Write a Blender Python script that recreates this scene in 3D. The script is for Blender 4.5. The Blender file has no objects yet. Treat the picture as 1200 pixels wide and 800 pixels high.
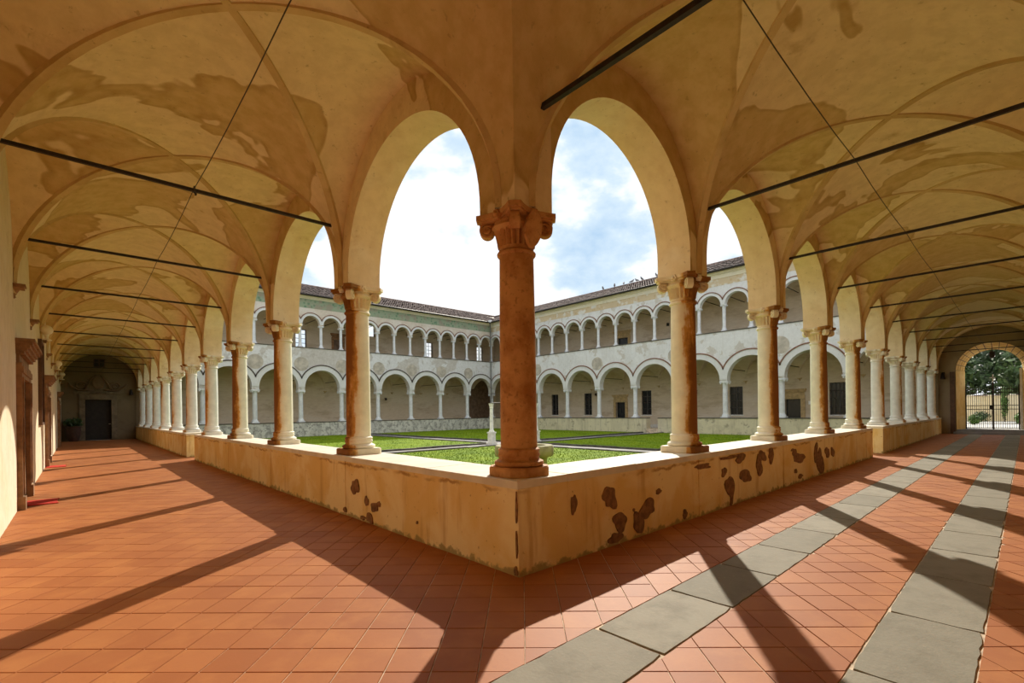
import bpy, math, random
from mathutils import Vector, Matrix
random.seed(7)
PI = math.pi
sc = bpy.context.scene
C = sc.collection

# ------------------------------------------------------------------ camera
CAM_H = 1.52
F_PX, CY_PX = 554.33, 480.66
YAW, PITCH, ROLL = .7438, -.0026, -.0132
Rz = Matrix(((math.cos(YAW), -math.sin(YAW), 0), (math.sin(YAW), math.cos(YAW), 0), (0, 0, 1)))
Rx = Matrix(((1, 0, 0), (0, math.cos(PITCH), -math.sin(PITCH)), (0, math.sin(PITCH), math.cos(PITCH))))
Ry = Matrix(((math.cos(ROLL), 0, math.sin(ROLL)), (0, 1, 0), (-math.sin(ROLL), 0, math.cos(ROLL))))
Rm = Ry @ Rx @ Rz
cam_d = bpy.data.cameras.new('camera')
cam = bpy.data.objects.new('camera', cam_d); C.objects.link(cam)
cam_d.sensor_width = 36; cam_d.lens = F_PX / 1200 * 36
cam_d.shift_y = (CY_PX - 400) / 1200
cam_d.clip_start = .02; cam_d.clip_end = 500
m3 = Matrix((Rm[0], Rm[2], -Rm[1])).transposed()
M4 = m3.to_4x4(); M4.translation = (0, 0, CAM_H)
cam.matrix_world = M4
sc.camera = cam

# ------------------------------------------------------------------ light
EXPOSURE = -0.08
SUN_E, SKY_E = 6.0, 1.18
sc.view_settings.view_transform = 'Standard'
sc.view_settings.look = 'None'
sc.view_settings.gamma = 1
sc.view_settings.use_curve_mapping = False
sc.view_settings.exposure = EXPOSURE
sc.cycles.max_bounces = 16
sc.cycles.diffuse_bounces = 8
sc.cycles.caustics_reflective = False
sc.cycles.caustics_refractive = False
sun_d = bpy.data.lights.new('sun', 'SUN'); sun_d.energy = SUN_E; sun_d.angle = math.radians(.6)
sun_d.color = (1.0, .93, .80)
sun = bpy.data.objects.new('sun', sun_d); C.objects.link(sun)
sdir = Vector((-1.22, -.865, -1)).normalized()
sun.rotation_euler = sdir.to_track_quat('-Z', 'Y').to_euler()
sun.location = (40, 30, 40)

world = bpy.data.worlds.new('sky'); sc.world = world; world.use_nodes = True
nt = world.node_tree; nt.nodes.clear()
wo = nt.nodes.new('ShaderNodeOutputWorld'); bg = nt.nodes.new('ShaderNodeBackground')
tc = nt.nodes.new('ShaderNodeTexCoord'); mp = nt.nodes.new('ShaderNodeMapping')
mp.inputs['Scale'].default_value = (1, 1, 1.7)
mp.inputs['Location'].default_value = (.35, .1, .2)
nz = nt.nodes.new('ShaderNodeTexNoise'); nz.inputs['Scale'].default_value = 2.3; nz.inputs['Detail'].default_value = 7
nz.inputs['Roughness'].default_value = .55
cr = nt.nodes.new('ShaderNodeValToRGB')
cr.color_ramp.elements[0].position = .33; cr.color_ramp.elements[0].color = (.36, .56, .80, 1)
cr.color_ramp.elements[1].position = .455; cr.color_ramp.elements[1].color = (.95, .98, 1.0, 1)
e = cr.color_ramp.elements.new(.42); e.color = (.66, .80, .92, 1)
L = nt.links.new
L(tc.outputs['Generated'], mp.inputs['Vector']); L(mp.outputs[0], nz.inputs['Vector'])
L(nz.outputs['Fac'], cr.inputs['Fac']); L(cr.outputs[0], bg.inputs['Color'])
bg.inputs['Strength'].default_value = SKY_E
L(bg.outputs[0], wo.inputs['Surface'])

# ------------------------------------------------------------------ layout
X0, Y0 = 3.3126, 3.503            # corner column
SL, SR, NL, NR = 3.72, 3.452, 10, 9
XF, YF = X0 + NR * SR, Y0 + NL * SL
T = .26                            # half thickness of the arcade walls
PI_X, PI_Y = 2.966, 3.156          # inner faces of the parapets
PO_X, PO_Y = 3.66, 3.85
PH = .88                           # parapet height
ZC = 3.5                           # top of capitals
WX, WY = -.73, -.75                # gallery outer walls
EY, EX = 41.2, 34.9                # gallery end walls
BX, BY = 38.1, 44.45               # back walls of the far galleries
ZS, RISE = 3.66, 1.96              # vault springing and rise
ZG = -.33                          # court level
RODZ = 4.42

# ------------------------------------------------------------------ materials
def mat(name):
    m = bpy.data.materials.new(name); m.use_nodes = True
    return m, m.node_tree, m.node_tree.nodes['Principled BSDF']

def N(nt, t, **kw):
    n = nt.nodes.new(t)
    for k, v in kw.items():
        if k in n.inputs: n.inputs[k].default_value = v
        else: setattr(n, k, v)
    return n

def c4(c): return (c[0], c[1], c[2], 1)

def coords(nt, kind, scale=(1, 1, 1), loc=(0, 0, 0)):
    if kind == 'world':
        g = N(nt, 'ShaderNodeNewGeometry'); o = g.outputs['Position']
    else:
        g = N(nt, 'ShaderNodeTexCoord'); o = g.outputs['Object']
    mp = N(nt, 'ShaderNodeMapping'); mp.inputs['Scale'].default_value = scale; mp.inputs['Location'].default_value = loc
    nt.links.new(o, mp.inputs['Vector'])
    return mp.outputs[0]

def noise(nt, vec, scale, detail=5, rough=.55, dist=0.):
    n = N(nt, 'ShaderNodeTexNoise', Scale=scale, Detail=detail, Roughness=rough, Distortion=dist)
    nt.links.new(vec, n.inputs['Vector'])
    return n.outputs['Fac']

def ramp(nt, fac, a, b):
    r = N(nt, 'ShaderNodeMapRange'); r.interpolation_type = 'SMOOTHSTEP'
    r.inputs['From Min'].default_value = a; r.inputs['From Max'].default_value = b
    nt.links.new(fac, r.inputs['Value'])
    return r.outputs['Result']

def mix(nt, fac, a, b, mode='MIX'):
    n = N(nt, 'ShaderNodeMix'); n.data_type = 'RGBA'; n.blend_type = mode
    if hasattr(fac, 'node'): nt.links.new(fac, n.inputs[0])
    else: n.inputs[0].default_value = fac
    for v, i in ((a, 6), (b, 7)):
        if hasattr(v, 'node'): nt.links.new(v, n.inputs[i])
        else: n.inputs[i].default_value = c4(v)
    return n.outputs[2]

def mathn(nt, op, a, b=None, clamp=False):
    n = N(nt, 'ShaderNodeMath'); n.operation = op; n.use_clamp = clamp
    for v, i in ((a, 0), (b, 1)):
        if v is None: continue
        if hasattr(v, 'node'): nt.links.new(v, n.inputs[i])
        else: n.inputs[i].default_value = v
    return n.outputs[0]

def bump(nt, p, h, strength=.3, dist=.01):
    b = N(nt, 'ShaderNodeBump', Strength=strength, Distance=dist)
    nt.links.new(h, b.inputs['Height']); nt.links.new(b.outputs[0], p.inputs['Normal'])

def simple(name, col, rough=.7, metal=0., var=.15, scale=6., kind='object', bmp=.15):
    m, nt, p = mat(name)
    v = coords(nt, kind)
    f = noise(nt, v, scale)
    dark = tuple(x * (1 - var) for x in col); lite = tuple(min(1, x * (1 + var)) for x in col)
    nt.links.new(mix(nt, ramp(nt, f, .3, .7), dark, lite), p.inputs['Base Color'])
    p.inputs['Roughness'].default_value = rough; p.inputs['Metallic'].default_value = metal
    if bmp: bump(nt, p, noise(nt, v, scale * 6), bmp, .005)
    return m

def plaster(name, base, patch, stain, pscale=.5, pth=(.49, .52), sscale=2.2, sth=(.6, .75), loc=(0, 0, 0),
            streak=0., rough=.9, kind='world', bstr=.25, stretch=(1, 1, 1), tide=0.):
    """two-tone old lime plaster: sharp-edged patches, soft stains, fine speckle"""
    m, nt, p = mat(name)
    v = coords(nt, kind, stretch, loc)
    f1 = noise(nt, v, pscale, 4, .5, .6)
    c = mix(nt, ramp(nt, f1, *pth), base, patch)
    if tide:
        mid = (pth[0] + pth[1]) / 2
        band = mathn(nt, 'MULTIPLY', ramp(nt, f1, mid - .03, mid - .006), mathn(nt, 'SUBTRACT', 1., ramp(nt, f1, mid - .004, mid + .004)))
        c = mix(nt, mathn(nt, 'MULTIPLY', band, tide), c, stain)
    f2 = noise(nt, v, sscale, 7, .65, .3)
    c = mix(nt, mathn(nt, 'MULTIPLY', ramp(nt, f2, *sth), .75), c, stain)
    vs = coords(nt, kind, (3.0, 3.0, .35), loc)
    if streak:
        f3 = noise(nt, vs, 1.6, 6, .6)
        c = mix(nt, mathn(nt, 'MULTIPLY', ramp(nt, f3, .52, .72), streak), c, stain)
    f4 = noise(nt, v, 14, 6, .6)
    c = mix(nt, mathn(nt, 'MULTIPLY', ramp(nt, f4, .62, .70), .45), c, tuple(x * .55 for x in stain))
    f5 = noise(nt, v, 5, 5, .6)
    c = mix(nt, .25, c, mix(nt, ramp(nt, f5, .3, .7), tuple(x * .8 for x in base), tuple(min(1, x * 1.1) for x in patch)))
    nt.links.new(c, p.inputs['Base Color'])
    p.inputs['Roughness'].default_value = rough
    p.inputs['Specular IOR Level'].default_value = .2
    h = mathn(nt, 'ADD', noise(nt, v, 3, 4), mathn(nt, 'MULTIPLY', noise(nt, v, 40, 3), .25))
    bump(nt, p, h, bstr, .03)
    return m

M = {}
M['vault'] = plaster('vault_plaster', (.60, .42, .165), (.80, .65, .375), (.42, .26, .08), .36, (.490, .502), 1.5, (.60, .78), (1.9, 6.4, 2.3), tide=.7)
M['rib'] = plaster('groin_rib_plaster', (.55, .38, .16), (.66, .48, .23), (.40, .25, .09), .8, (.45, .55), 2.0, (.58, .75))
M['arcade'] = plaster('arcade_plaster', (.80, .64, .40), (.86, .74, .54), (.55, .33, .12), .6, (.46, .56), 1.6, (.57, .76), (.4, 2.2, 1), streak=.25)
M['wall'] = plaster('gallery_wall_plaster', (.74, .62, .42), (.78, .68, .52), (.50, .37, .21), .5, (.44, .56), 1.4, (.58, .75), (5, 1, 2), streak=.3)
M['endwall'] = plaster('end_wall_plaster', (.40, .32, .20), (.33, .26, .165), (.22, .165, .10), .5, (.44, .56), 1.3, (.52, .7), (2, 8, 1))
M['endwall_shaded'] = plaster('shaded_doorway_end_wall_plaster', (.24, .185, .11), (.19, .145, .085), (.12, .09, .05), .5, (.44, .56), 1.3, (.52, .7), (2, 8, 1))  # darker copy of the end wall plaster, gallery-end shade put into the colour
M['far_white'] = plaster('far_white_plaster', (.56, .52, .48), (.74, .74, .75), (.40, .35, .30), .55, (.46, .49), 1.3, (.57, .68), (1, 4, 3), streak=.3)
M['far_white2'] = plaster('far_white_plaster_clean', (.70, .695, .69), (.76, .76, .765), (.52, .46, .38), .4, (.40, .5), .9, (.555, .585), (7, 3, 3), streak=.3)
M['far_tan'] = plaster('far_tan_plaster', (.66, .57, .48), (.72, .66, .60), (.50, .42, .33), .5, (.45, .55), 1.4, (.58, .7), (2, 2, 9))
M['far_back'] = plaster('far_back_plaster', (.64, .54, .41), (.68, .60, .49), (.43, .33, .21), .35, (.45, .55), .9, (.5, .66), (4, 6, 2), stretch=(.5, .5, 1.6))
M['far_low'] = plaster('far_low_plaster', (.68, .66, .62), (.56, .54, .51), (.15, .14, .13), 1.6, (.48, .54), 3.2, (.50, .57), (1, 9, 2), streak=.65)
M['far_low2'] = plaster('far_low_yellow_plaster', (.70, .63, .46), (.62, .55, .40), (.24, .20, .14), .9, (.48, .54), 2.0, (.56, .64), (1, 2, 7), streak=.6)
M['cream'] = plaster('cream_cornice_plaster', (.86, .79, .62), (.84, .78, .66), (.66, .58, .42), .5, (.4, .6), 1.6, (.6, .75))
M['trim_white'] = plaster('white_arch_trim', (.75, .75, .76), (.70, .70, .70), (.54, .52, .49), 1.2, (.45, .6), 2.5, (.62, .75))

# parapet: ochre plaster, brown wavy line under the coping, mossy foot
def parapet_mat():
    m, nt, p = mat('parapet_plaster')
    v = coords(nt, 'world')
    f1 = noise(nt, v, 1.1, 5, .55, .5)
    c = mix(nt, ramp(nt, f1, .40, .60), (.82, .57, .22), (.90, .72, .38))
    vs = coords(nt, 'world', (4, 4, .5))
    c = mix(nt, mathn(nt, 'MULTIPLY', ramp(nt, noise(nt, vs, 1.3, 6, .6), .54, .72), .55), c, (.56, .30, .09))
    sx = N(nt, 'ShaderNodeSeparateXYZ'); nt.links.new(v, sx.inputs[0]); z = sx.outputs['Z']
    w = noise(nt, v, 3.5, 5, .6)
    zz = mathn(nt, 'ADD', z, mathn(nt, 'MULTIPLY', mathn(nt, 'SUBTRACT', w, .5), .16))
    line = mathn(nt, 'MULTIPLY', ramp(nt, zz, .745, .765), mathn(nt, 'SUBTRACT', 1., ramp(nt, zz, .775, .80)))
    line = mathn(nt, 'MULTIPLY', line, ramp(nt, noise(nt, v, 1.7, 3), .45, .6))
    c = mix(nt, mathn(nt, 'MULTIPLY', line, .8), c, (.40, .19, .06))
    foot = mathn(nt, 'SUBTRACT', 1., ramp(nt, mathn(nt, 'ADD', z, mathn(nt, 'MULTIPLY', mathn(nt, 'SUBTRACT', noise(nt, v, 6, 6, .65), .5), .35)), .005, .06))
    c = mix(nt, mathn(nt, 'MULTIPLY', foot, .8), c, (.30, .22, .08))
    c = mix(nt, mathn(nt, 'MULTIPLY', ramp(nt, noise(nt, v, 18, 5), .66, .72), .7), c, (.42, .22, .08))
    nt.links.new(c, p.inputs['Base Color']); p.inputs['Roughness'].default_value = .9
    p.inputs['Specular IOR Level'].default_value = .2
    bump(nt, p, mathn(nt, 'ADD', noise(nt, v, 6, 5), mathn(nt, 'MULTIPLY', noise(nt, v, 60, 3), .2)), .35, .02)
    return m
M['parapet'] = parapet_mat()
M['coping'] = simple('coping_stone', (.74, .665, .53), .75, 0, .10, 3, 'world', .25)
M['bare'] = simple('bare_brown_render', (.24, .115, .045), .95, 0, .35, 14, 'world', .8)

# terracotta, varied tile by tile from the tile's own place in the bond
TILE, TROT = .277, math.radians(46.2)
def tile_mat():
    m, nt, p = mat('terracotta_tile')
    v = coords(nt, 'world')
    r = N(nt, 'ShaderNodeVectorRotate'); r.rotation_type = 'Z_AXIS'; r.inputs['Angle'].default_value = -TROT
    nt.links.new(v, r.inputs['Vector'])
    d = N(nt, 'ShaderNodeVectorMath'); d.operation = 'SCALE'; d.inputs['Scale'].default_value = 1 / TILE
    nt.links.new(r.outputs[0], d.inputs[0])
    fl = N(nt, 'ShaderNodeVectorMath'); fl.operation = 'FLOOR'; nt.links.new(d.outputs[0], fl.inputs[0])
    mu = N(nt, 'ShaderNodeVectorMath'); mu.operation = 'MULTIPLY'; mu.inputs[1].default_value = (1, 1, 0)
    nt.links.new(fl.outputs[0], mu.inputs[0])
    wn = N(nt, 'ShaderNodeTexWhiteNoise'); wn.noise_dimensions = '2D'; nt.links.new(mu.outputs[0], wn.inputs['Vector'])
    c = mix(nt, wn.outputs['Value'], (.335, .112, .036), (.405, .148, .049))
    c = mix(nt, mathn(nt, 'MULTIPLY', ramp(nt, noise(nt, v, 2.2, 6, .6), .45, .7), .5), c, (.48, .195, .06))
    c = mix(nt, mathn(nt, 'MULTIPLY', ramp(nt, noise(nt, v, 26, 5), .55, .75), .4), c, (.33, .11, .05))
    nt.links.new(c, p.inputs['Base Color'])
    p.inputs['Roughness'].default_value = .6; p.inputs['Specular IOR Level'].default_value = .2
    bump(nt, p, noise(nt, v, 30, 5), .12, .006)
    return m
M['tile'] = tile_mat()
M['grout'] = simple('floor_grout', (.60, .48, .35), .95, 0, .3, 9, 'world', .4)
def slab_mat():
    m, nt, p = mat('grey_sandstone_slab')
    v = coords(nt, 'world')
    o = N(nt, 'ShaderNodeObjectInfo')
    c = mix(nt, o.outputs['Random'], (.20, .178, .125), (.275, .245, .18))
    c = mix(nt, mathn(nt, 'MULTIPLY', ramp(nt, noise(nt, v, 3.5, 7, .65), .42, .7), .6), c, (.15, .13, .085))
    c = mix(nt, mathn(nt, 'MULTIPLY', ramp(nt, noise(nt, v, 30, 5), .6, .75), .5), c, (.31, .28, .21))
    nt.links.new(c, p.inputs['Base Color']); p.inputs['Roughness'].default_value = .8
    bump(nt, p, mathn(nt, 'ADD', noise(nt, v, 5, 6), mathn(nt, 'MULTIPLY', noise(nt, v, 45, 4), .3)), .35, .02)
    return m
M['slab'] = slab_mat()

def column_mat(name, full=False, pale=(.90, .845, .71), rust=(.22, .075, .012), less=0., foot=True):
    """cream stone with a rust-brown patina on the side turned to the gallery (local -X)"""
    m, nt, p = mat(name)
    tcn = N(nt, 'ShaderNodeTexCoord')
    v = tcn.outputs['Object']
    sx = N(nt, 'ShaderNodeSeparateXYZ'); nt.links.new(v, sx.inputs[0])
    oi = N(nt, 'ShaderNodeObjectInfo')
    off = N(nt, 'ShaderNodeVectorMath'); off.operation = 'ADD'; nt.links.new(v, off.inputs[0])
    cx = N(nt, 'ShaderNodeCombineXYZ'); nt.links.new(mathn(nt, 'MULTIPLY', oi.outputs['Random'], 30), cx.inputs[0])
    nt.links.new(cx.outputs[0], off.inputs[1]); vv = off.outputs[0]
    c = mix(nt, ramp(nt, noise(nt, vv, 5, 6, .6), .35, .7), tuple(x * .86 for x in pale), pale)
    mpz = N(nt, 'ShaderNodeMapping'); mpz.inputs['Scale'].default_value = (4, 4, .9); nt.links.new(vv, mpz.inputs['Vector'])
    w = noise(nt, mpz.outputs[0], 1.0, 6, .6)
    if full:
        k = ramp(nt, noise(nt, vv, 3.0, 7, .65), .30, .62)
        c = mix(nt, k, (.38, .15, .036), (.62, .32, .115))
        c = mix(nt, mathn(nt, 'MULTIPLY', ramp(nt, noise(nt, vv, 22, 5), .56, .7), .6), c, (.25, .10, .03))
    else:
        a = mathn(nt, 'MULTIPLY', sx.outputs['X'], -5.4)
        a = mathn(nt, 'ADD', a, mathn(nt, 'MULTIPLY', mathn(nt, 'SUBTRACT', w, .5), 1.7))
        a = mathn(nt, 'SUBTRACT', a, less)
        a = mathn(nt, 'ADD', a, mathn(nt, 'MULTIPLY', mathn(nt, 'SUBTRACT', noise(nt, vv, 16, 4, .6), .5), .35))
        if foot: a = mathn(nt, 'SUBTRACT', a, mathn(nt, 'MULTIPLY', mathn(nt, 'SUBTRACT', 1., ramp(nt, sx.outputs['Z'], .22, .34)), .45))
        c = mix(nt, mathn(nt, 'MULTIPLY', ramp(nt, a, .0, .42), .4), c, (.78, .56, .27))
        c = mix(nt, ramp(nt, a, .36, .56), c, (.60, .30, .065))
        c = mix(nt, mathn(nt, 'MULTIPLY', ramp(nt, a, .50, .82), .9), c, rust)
    nt.links.new(c, p.inputs['Base Color']); p.inputs['Roughness'].default_value = .7
    p.inputs['Specular IOR Level'].default_value = .3
    bump(nt, p, mathn(nt, 'ADD', noise(nt, vv, 9, 5), mathn(nt, 'MULTIPLY', noise(nt, vv, 70, 3), .25)), .25, .008)
    return m
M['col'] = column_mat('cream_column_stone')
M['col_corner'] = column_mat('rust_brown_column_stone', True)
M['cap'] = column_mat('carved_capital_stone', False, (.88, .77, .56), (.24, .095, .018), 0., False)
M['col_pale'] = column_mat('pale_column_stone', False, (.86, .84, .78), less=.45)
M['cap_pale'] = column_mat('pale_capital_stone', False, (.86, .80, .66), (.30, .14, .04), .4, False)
M['far_col'] = simple('white_far_column_stone', (.74, .755, .79), .8, 0, .08, 4, 'world', .1)
M['hood'] = simple('brown_brick_hood', (.23, .12, .08), .9, 0, .25, 8, 'world', .2)
M['hood_dark'] = simple('dark_brick_hood', (.09, .07, .06), .9, 0, .25, 8, 'world', .2)
M['roundel'] = simple('tan_roundel_plaster', (.50, .45, .385), .9, 0, .2, 3, 'world', .2)
M['iron'] = simple('dark_iron', (.030, .022, .018), .6, .3, .3, 20, 'object', .2)
M['wire'] = simple('thin_dark_cable', (.05, .035, .025), .7, 0, .2, 20, 'object', 0)
M['wood'] = simple('dark_brown_wood', (.11, .050, .022), .6, 0, .3, 5, 'world', .3)
M['woodfar'] = simple('far_brown_wood', (.17, .115, .075), .8, 0, .3, 3, 'world', .3)
M['doorstone'] = simple('brown_door_stone', (.27, .145, .065), .8, 0, .3, 5, 'world', .4)
M['doorstone2'] = simple('tan_door_stone', (.50, .37, .19), .85, 0, .2, 5, 'world', .3)
M['endstone'] = simple('grey_brown_door_stone', (.20, .155, .095), .85, 0, .25, 4, 'world', .3)
M['dark'] = simple('dark_pane', (.015, .017, .02), .25, 0, .2, 3, 'world', 0)
M['darkdoor'] = simple('black_brown_door_leaf', (.020, .015, .011), .6, 0, .3, 5, 'world', .2)  # near-black leaf, shade of the doorway end included in its colour
M['frame'] = simple('grey_window_frame', (.16, .15, .14), .7, 0, .2, 5, 'world', 0)
M['stone_white'] = simple('pale_grey_stone', (.80, .79, .75), .8, 0, .12, 5, 'object', .3)
M['pathstone'] = simple('grey_path_stone', (.27, .255, .245), .9, 0, .25, 1.2, 'world', .4)
M['kerb'] = simple('dark_kerb_stone', (.10, .09, .075), .95, 0, .35, 3, 'world', .5)
M['basin'] = simple('mossy_basin_stone', (.30, .275, .16), .9, 0, .3, 4, 'object', .5)
M['red'] = simple('red_mat', (.60, .030, .010), .95, 0, .15, 30, 'world', .4)
M['globe'] = simple('cream_lamp_glass', (.85, .78, .62), .3, 0, .03, 3, 'object', 0)
M['pot'] = simple('dark_terracotta_pot', (.07, .035, .022), .85, 0, .25, 5, 'object', .3)
M['leaf'] = simple('dark_green_leaf', (.045, .085, .02), .6, 0, .5, 2.5, 'world', 0)
M['leaf_tree'] = simple('tree_leaf', (.060, .105, .030), .6, 0, .6, .9, 'world', 0)
M['leaf_hi'] = simple('cypress_leaf', (.10, .19, .04), .6, 0, .4, 2.5, 'world', 0)
M['bark'] = simple('bark', (.10, .07, .045), .9, 0, .3, 6, 'object', .4)
M['gold'] = plaster('golden_passage_plaster', (.80, .52, .16), (.86, .62, .26), (.55, .30, .08), .8, (.45, .55), 2, (.58, .7))
M['outwall'] = plaster('outside_wall_plaster', (.80, .66, .40), (.84, .73, .50), (.5, .40, .22), .6, (.45, .55), 1.3, (.56, .7), streak=.4)
M['roadm'] = simple('pale_gravel_road', (.62, .60, .56), .95, 0, .12, 6, 'world', .2)
M['feather'] = simple('grey_feather', (.22, .22, .24), .7, 0, .2, 20, 'object', 0)
M['pipe'] = simple('grey_metal_pipe', (.20, .20, .20), .5, .4, .2, 5, 'object', 0)
M['flash'] = simple('bright_metal_flashing', (.85, .85, .86), .4, .2, .05, 5, 'object', 0)
M['stucco'] = plaster('stucco_relief_plaster', (.26, .18, .10), (.20, .135, .075), (.15, .10, .055), 1.5, (.4, .6), 3, (.5, .7))
M['paper'] = simple('white_paper_plate', (.85, .85, .85), .6, 0, .03, 3, 'object', 0)

def glass_mat():
    m, nt, p = mat('window_glass')
    v = coords(nt, 'world')
    nt.links.new(mix(nt, ramp(nt, noise(nt, v, 2, 3), .3, .7), (.92, .95, .96), (1, 1, 1)), p.inputs['Base Color'])
    p.inputs['Transmission Weight'].default_value = 1; p.inputs['Roughness'].default_value = .02; p.inputs['IOR'].default_value = 1.03
    return m
M['glass'] = glass_mat()

def frieze_mat(name, a, b, c0):
    m, nt, p = mat(name)
    v = coords(nt, 'world')
    vo = N(nt, 'ShaderNodeTexVoronoi', Scale=3.2); nt.links.new(v, vo.inputs['Vector'])
    c = mix(nt, ramp(nt, vo.outputs['Distance'], .15, .45), a, b)
    c = mix(nt, ramp(nt, noise(nt, v, 1.4, 6, .6), .52, .62), c, c0)
    nt.links.new(c, p.inputs['Base Color']); p.inputs['Roughness'].default_value = .9
    return m
M['frieze_green'] = frieze_mat('painted_green_frieze', (.14, .25, .155), (.31, .37, .26), (.33, .30, .23))
M['frieze_tan'] = frieze_mat('worn_tan_frieze', (.58, .43, .25), (.64, .51, .34), (.74, .71, .66))

def roof_mat():
    m, nt, p = mat('old_roof_tiles')
    v = coords(nt, 'world')
    c = mix(nt, ramp(nt, noise(nt, v, 5.5, 4, .7), .4, .6), (.125, .095, .085), (.33, .24, .21))
    c = mix(nt, ramp(nt, noise(nt, v, 11, 4, .7), .6, .66), c, (.40, .27, .22))
    nt.links.new(c, p.inputs['Base Color']); p.inputs['Roughness'].default_value = .95
    return m
M['roof'] = roof_mat()

def grass_mat():
    m, nt, p = mat('lawn_grass')
    v = coords(nt, 'world')
    c = mix(nt, ramp(nt, noise(nt, v, .8, 5, .6), .35, .65), (.118, .195, .003), (.190, .270, .004))
    c = mix(nt, ramp(nt, noise(nt, v, 12, 5, .7), .5, .75), c, (.21, .29, .008))
    nt.links.new(c, p.inputs['Base Color']); p.inputs['Roughness'].default_value = .9
    p.inputs['Specular IOR Level'].default_value = .15
    bump(nt, p, noise(nt, v, 40, 5), .4, .02)
    return m
M['grass'] = grass_mat()

# ------------------------------------------------------------------ helpers
def tag(o, label=None, cat=None, group=None, kind=None):
    if label: o['label'] = label
    if cat: o['category'] = cat
    if group: o['group'] = group
    if kind: o['kind'] = kind
    return o

def empty(name, loc=(0, 0, 0), rz=0, parent=None):
    o = bpy.data.objects.new(name, None); C.objects.link(o)
    o.location = loc; o.rotation_euler = (0, 0, rz); o.empty_display_size = .2
    o.parent = parent
    return o

def link(name, me, parent=None, loc=(0, 0, 0), rz=0):
    o = bpy.data.objects.new(name, me); C.objects.link(o)
    o.location = loc; o.rotation_euler = (0, 0, rz); o.parent = parent
    return o

class MB:
    def __init__(s): s.v = []; s.f = []
    def poly(s, pts):
        n = len(s.v); s.v += [tuple(p) for p in pts]; s.f.append(tuple(range(n, n + len(pts))))
        return s
    def box(s, a, b):
        x0, y0, z0 = a; x1, y1, z1 = b
        n = len(s.v)
        s.v += [(x0, y0, z0), (x1, y0, z0), (x1, y1, z0), (x0, y1, z0), (x0, y0, z1), (x1, y0, z1), (x1, y1, z1), (x0, y1, z1)]
        for f in ((0, 3, 2, 1), (4, 5, 6, 7), (0, 1, 5, 4), (1, 2, 6, 5), (2, 3, 7, 6), (3, 0, 4, 7)):
            s.f.append(tuple(n + i for i in f))
        return s
    def prism(s, pts, z0, z1):
        """extrude a ccw xy polygon"""
        n = len(s.v); k = len(pts)
        s.v += [(p[0], p[1], z0) for p in pts] + [(p[0], p[1], z1) for p in pts]
        s.f.append(tuple(n + i for i in reversed(range(k)))); s.f.append(tuple(n + k + i for i in range(k)))
        for i in range(k):
            j = (i + 1) % k; s.f.append((n + i, n + j, n + k + j, n + k + i))
        return s
    def lathe(s, prof, seg=24, mod=None, cap=True):
        n = len(s.v); k = len(prof)
        for i, (r, z) in enumerate(prof):
            for j in range(seg):
                a = 2 * PI * j / seg
                rr = r * (mod(i, j, z) if mod else 1)
                s.v.append((rr * math.cos(a), rr * math.sin(a), z))
        for i in range(k - 1):
            for j in range(seg):
                q = (j + 1) % seg
                s.f.append((n + i * seg + j, n + i * seg + q, n + (i + 1) * seg + q, n + (i + 1) * seg + j))
        if cap:
            s.f.append(tuple(n + j for j in reversed(range(seg))))
            s.f.append(tuple(n + (k - 1) * seg + j for j in range(seg)))
        return s
    def tube(s, pts, r, seg=8, cap=True):
        n = len(s.v); pts = [Vector(p) for p in pts]; k = len(pts)
        rs = r if isinstance(r, (list, tuple)) else [r] * k
        for i, p in enumerate(pts):
            d = (pts[min(i + 1, k - 1)] - pts[max(i - 1, 0)]).normalized()
            up = Vector((0, 0, 1)) if abs(d.z) < .95 else Vector((1, 0, 0))
            a = d.cross(up).normalized(); b = a.cross(d)
            for j in range(seg):
                t = 2 * PI * (j + .5) / seg
                q = p + (a * math.cos(t) + b * math.sin(t)) * rs[i]
                s.v.append(tuple(q))
        for i in range(k - 1):
            for j in range(seg):
                q = (j + 1) % seg
                s.f.append((n + i * seg + j, n + i * seg + q, n + (i + 1) * seg + q, n + (i + 1) * seg + j))
        if cap:
            s.f.append(tuple(n + j for j in reversed(range(seg)))); s.f.append(tuple(n + (k - 1) * seg + j for j in range(seg)))
        return s
    def mesh(s, name, m, smooth=None):
        me = bpy.data.meshes.new(name); me.from_pydata(s.v, [], s.f); me.materials.append(m)
        if smooth:
            me.polygons.foreach_set('use_smooth', [True] * len(me.polygons))
            me.update()
            if smooth < 180: me.set_sharp_from_angle(angle=math.radians(smooth))
        me.update()
        return me
    def build(s, name, m, parent=None, smooth=None, loc=(0, 0, 0), rz=0):
        return link(name, s.mesh(name, m, smooth), parent, loc, rz)

ORD = ['', 'first', 'second', 'third', 'fourth', 'fifth', 'sixth', 'seventh', 'eighth', 'ninth', 'tenth', 'eleventh', 'twelfth',
       'thirteenth', 'fourteenth', 'fifteenth', 'sixteenth', 'seventeenth', 'eighteenth', 'nineteenth', 'twentieth']

def frame_pts(axis, base, sgn=1):
    """map (s along, d depth, z) to world: axis 'x' runs along x with depth +y*sgn, axis 'y' runs along y with depth +x*sgn"""
    if axis == 'x': return lambda s, d, z: (s, base + d * sgn, z)
    return lambda s, d, z: (base + d * sgn, s, z)

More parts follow.
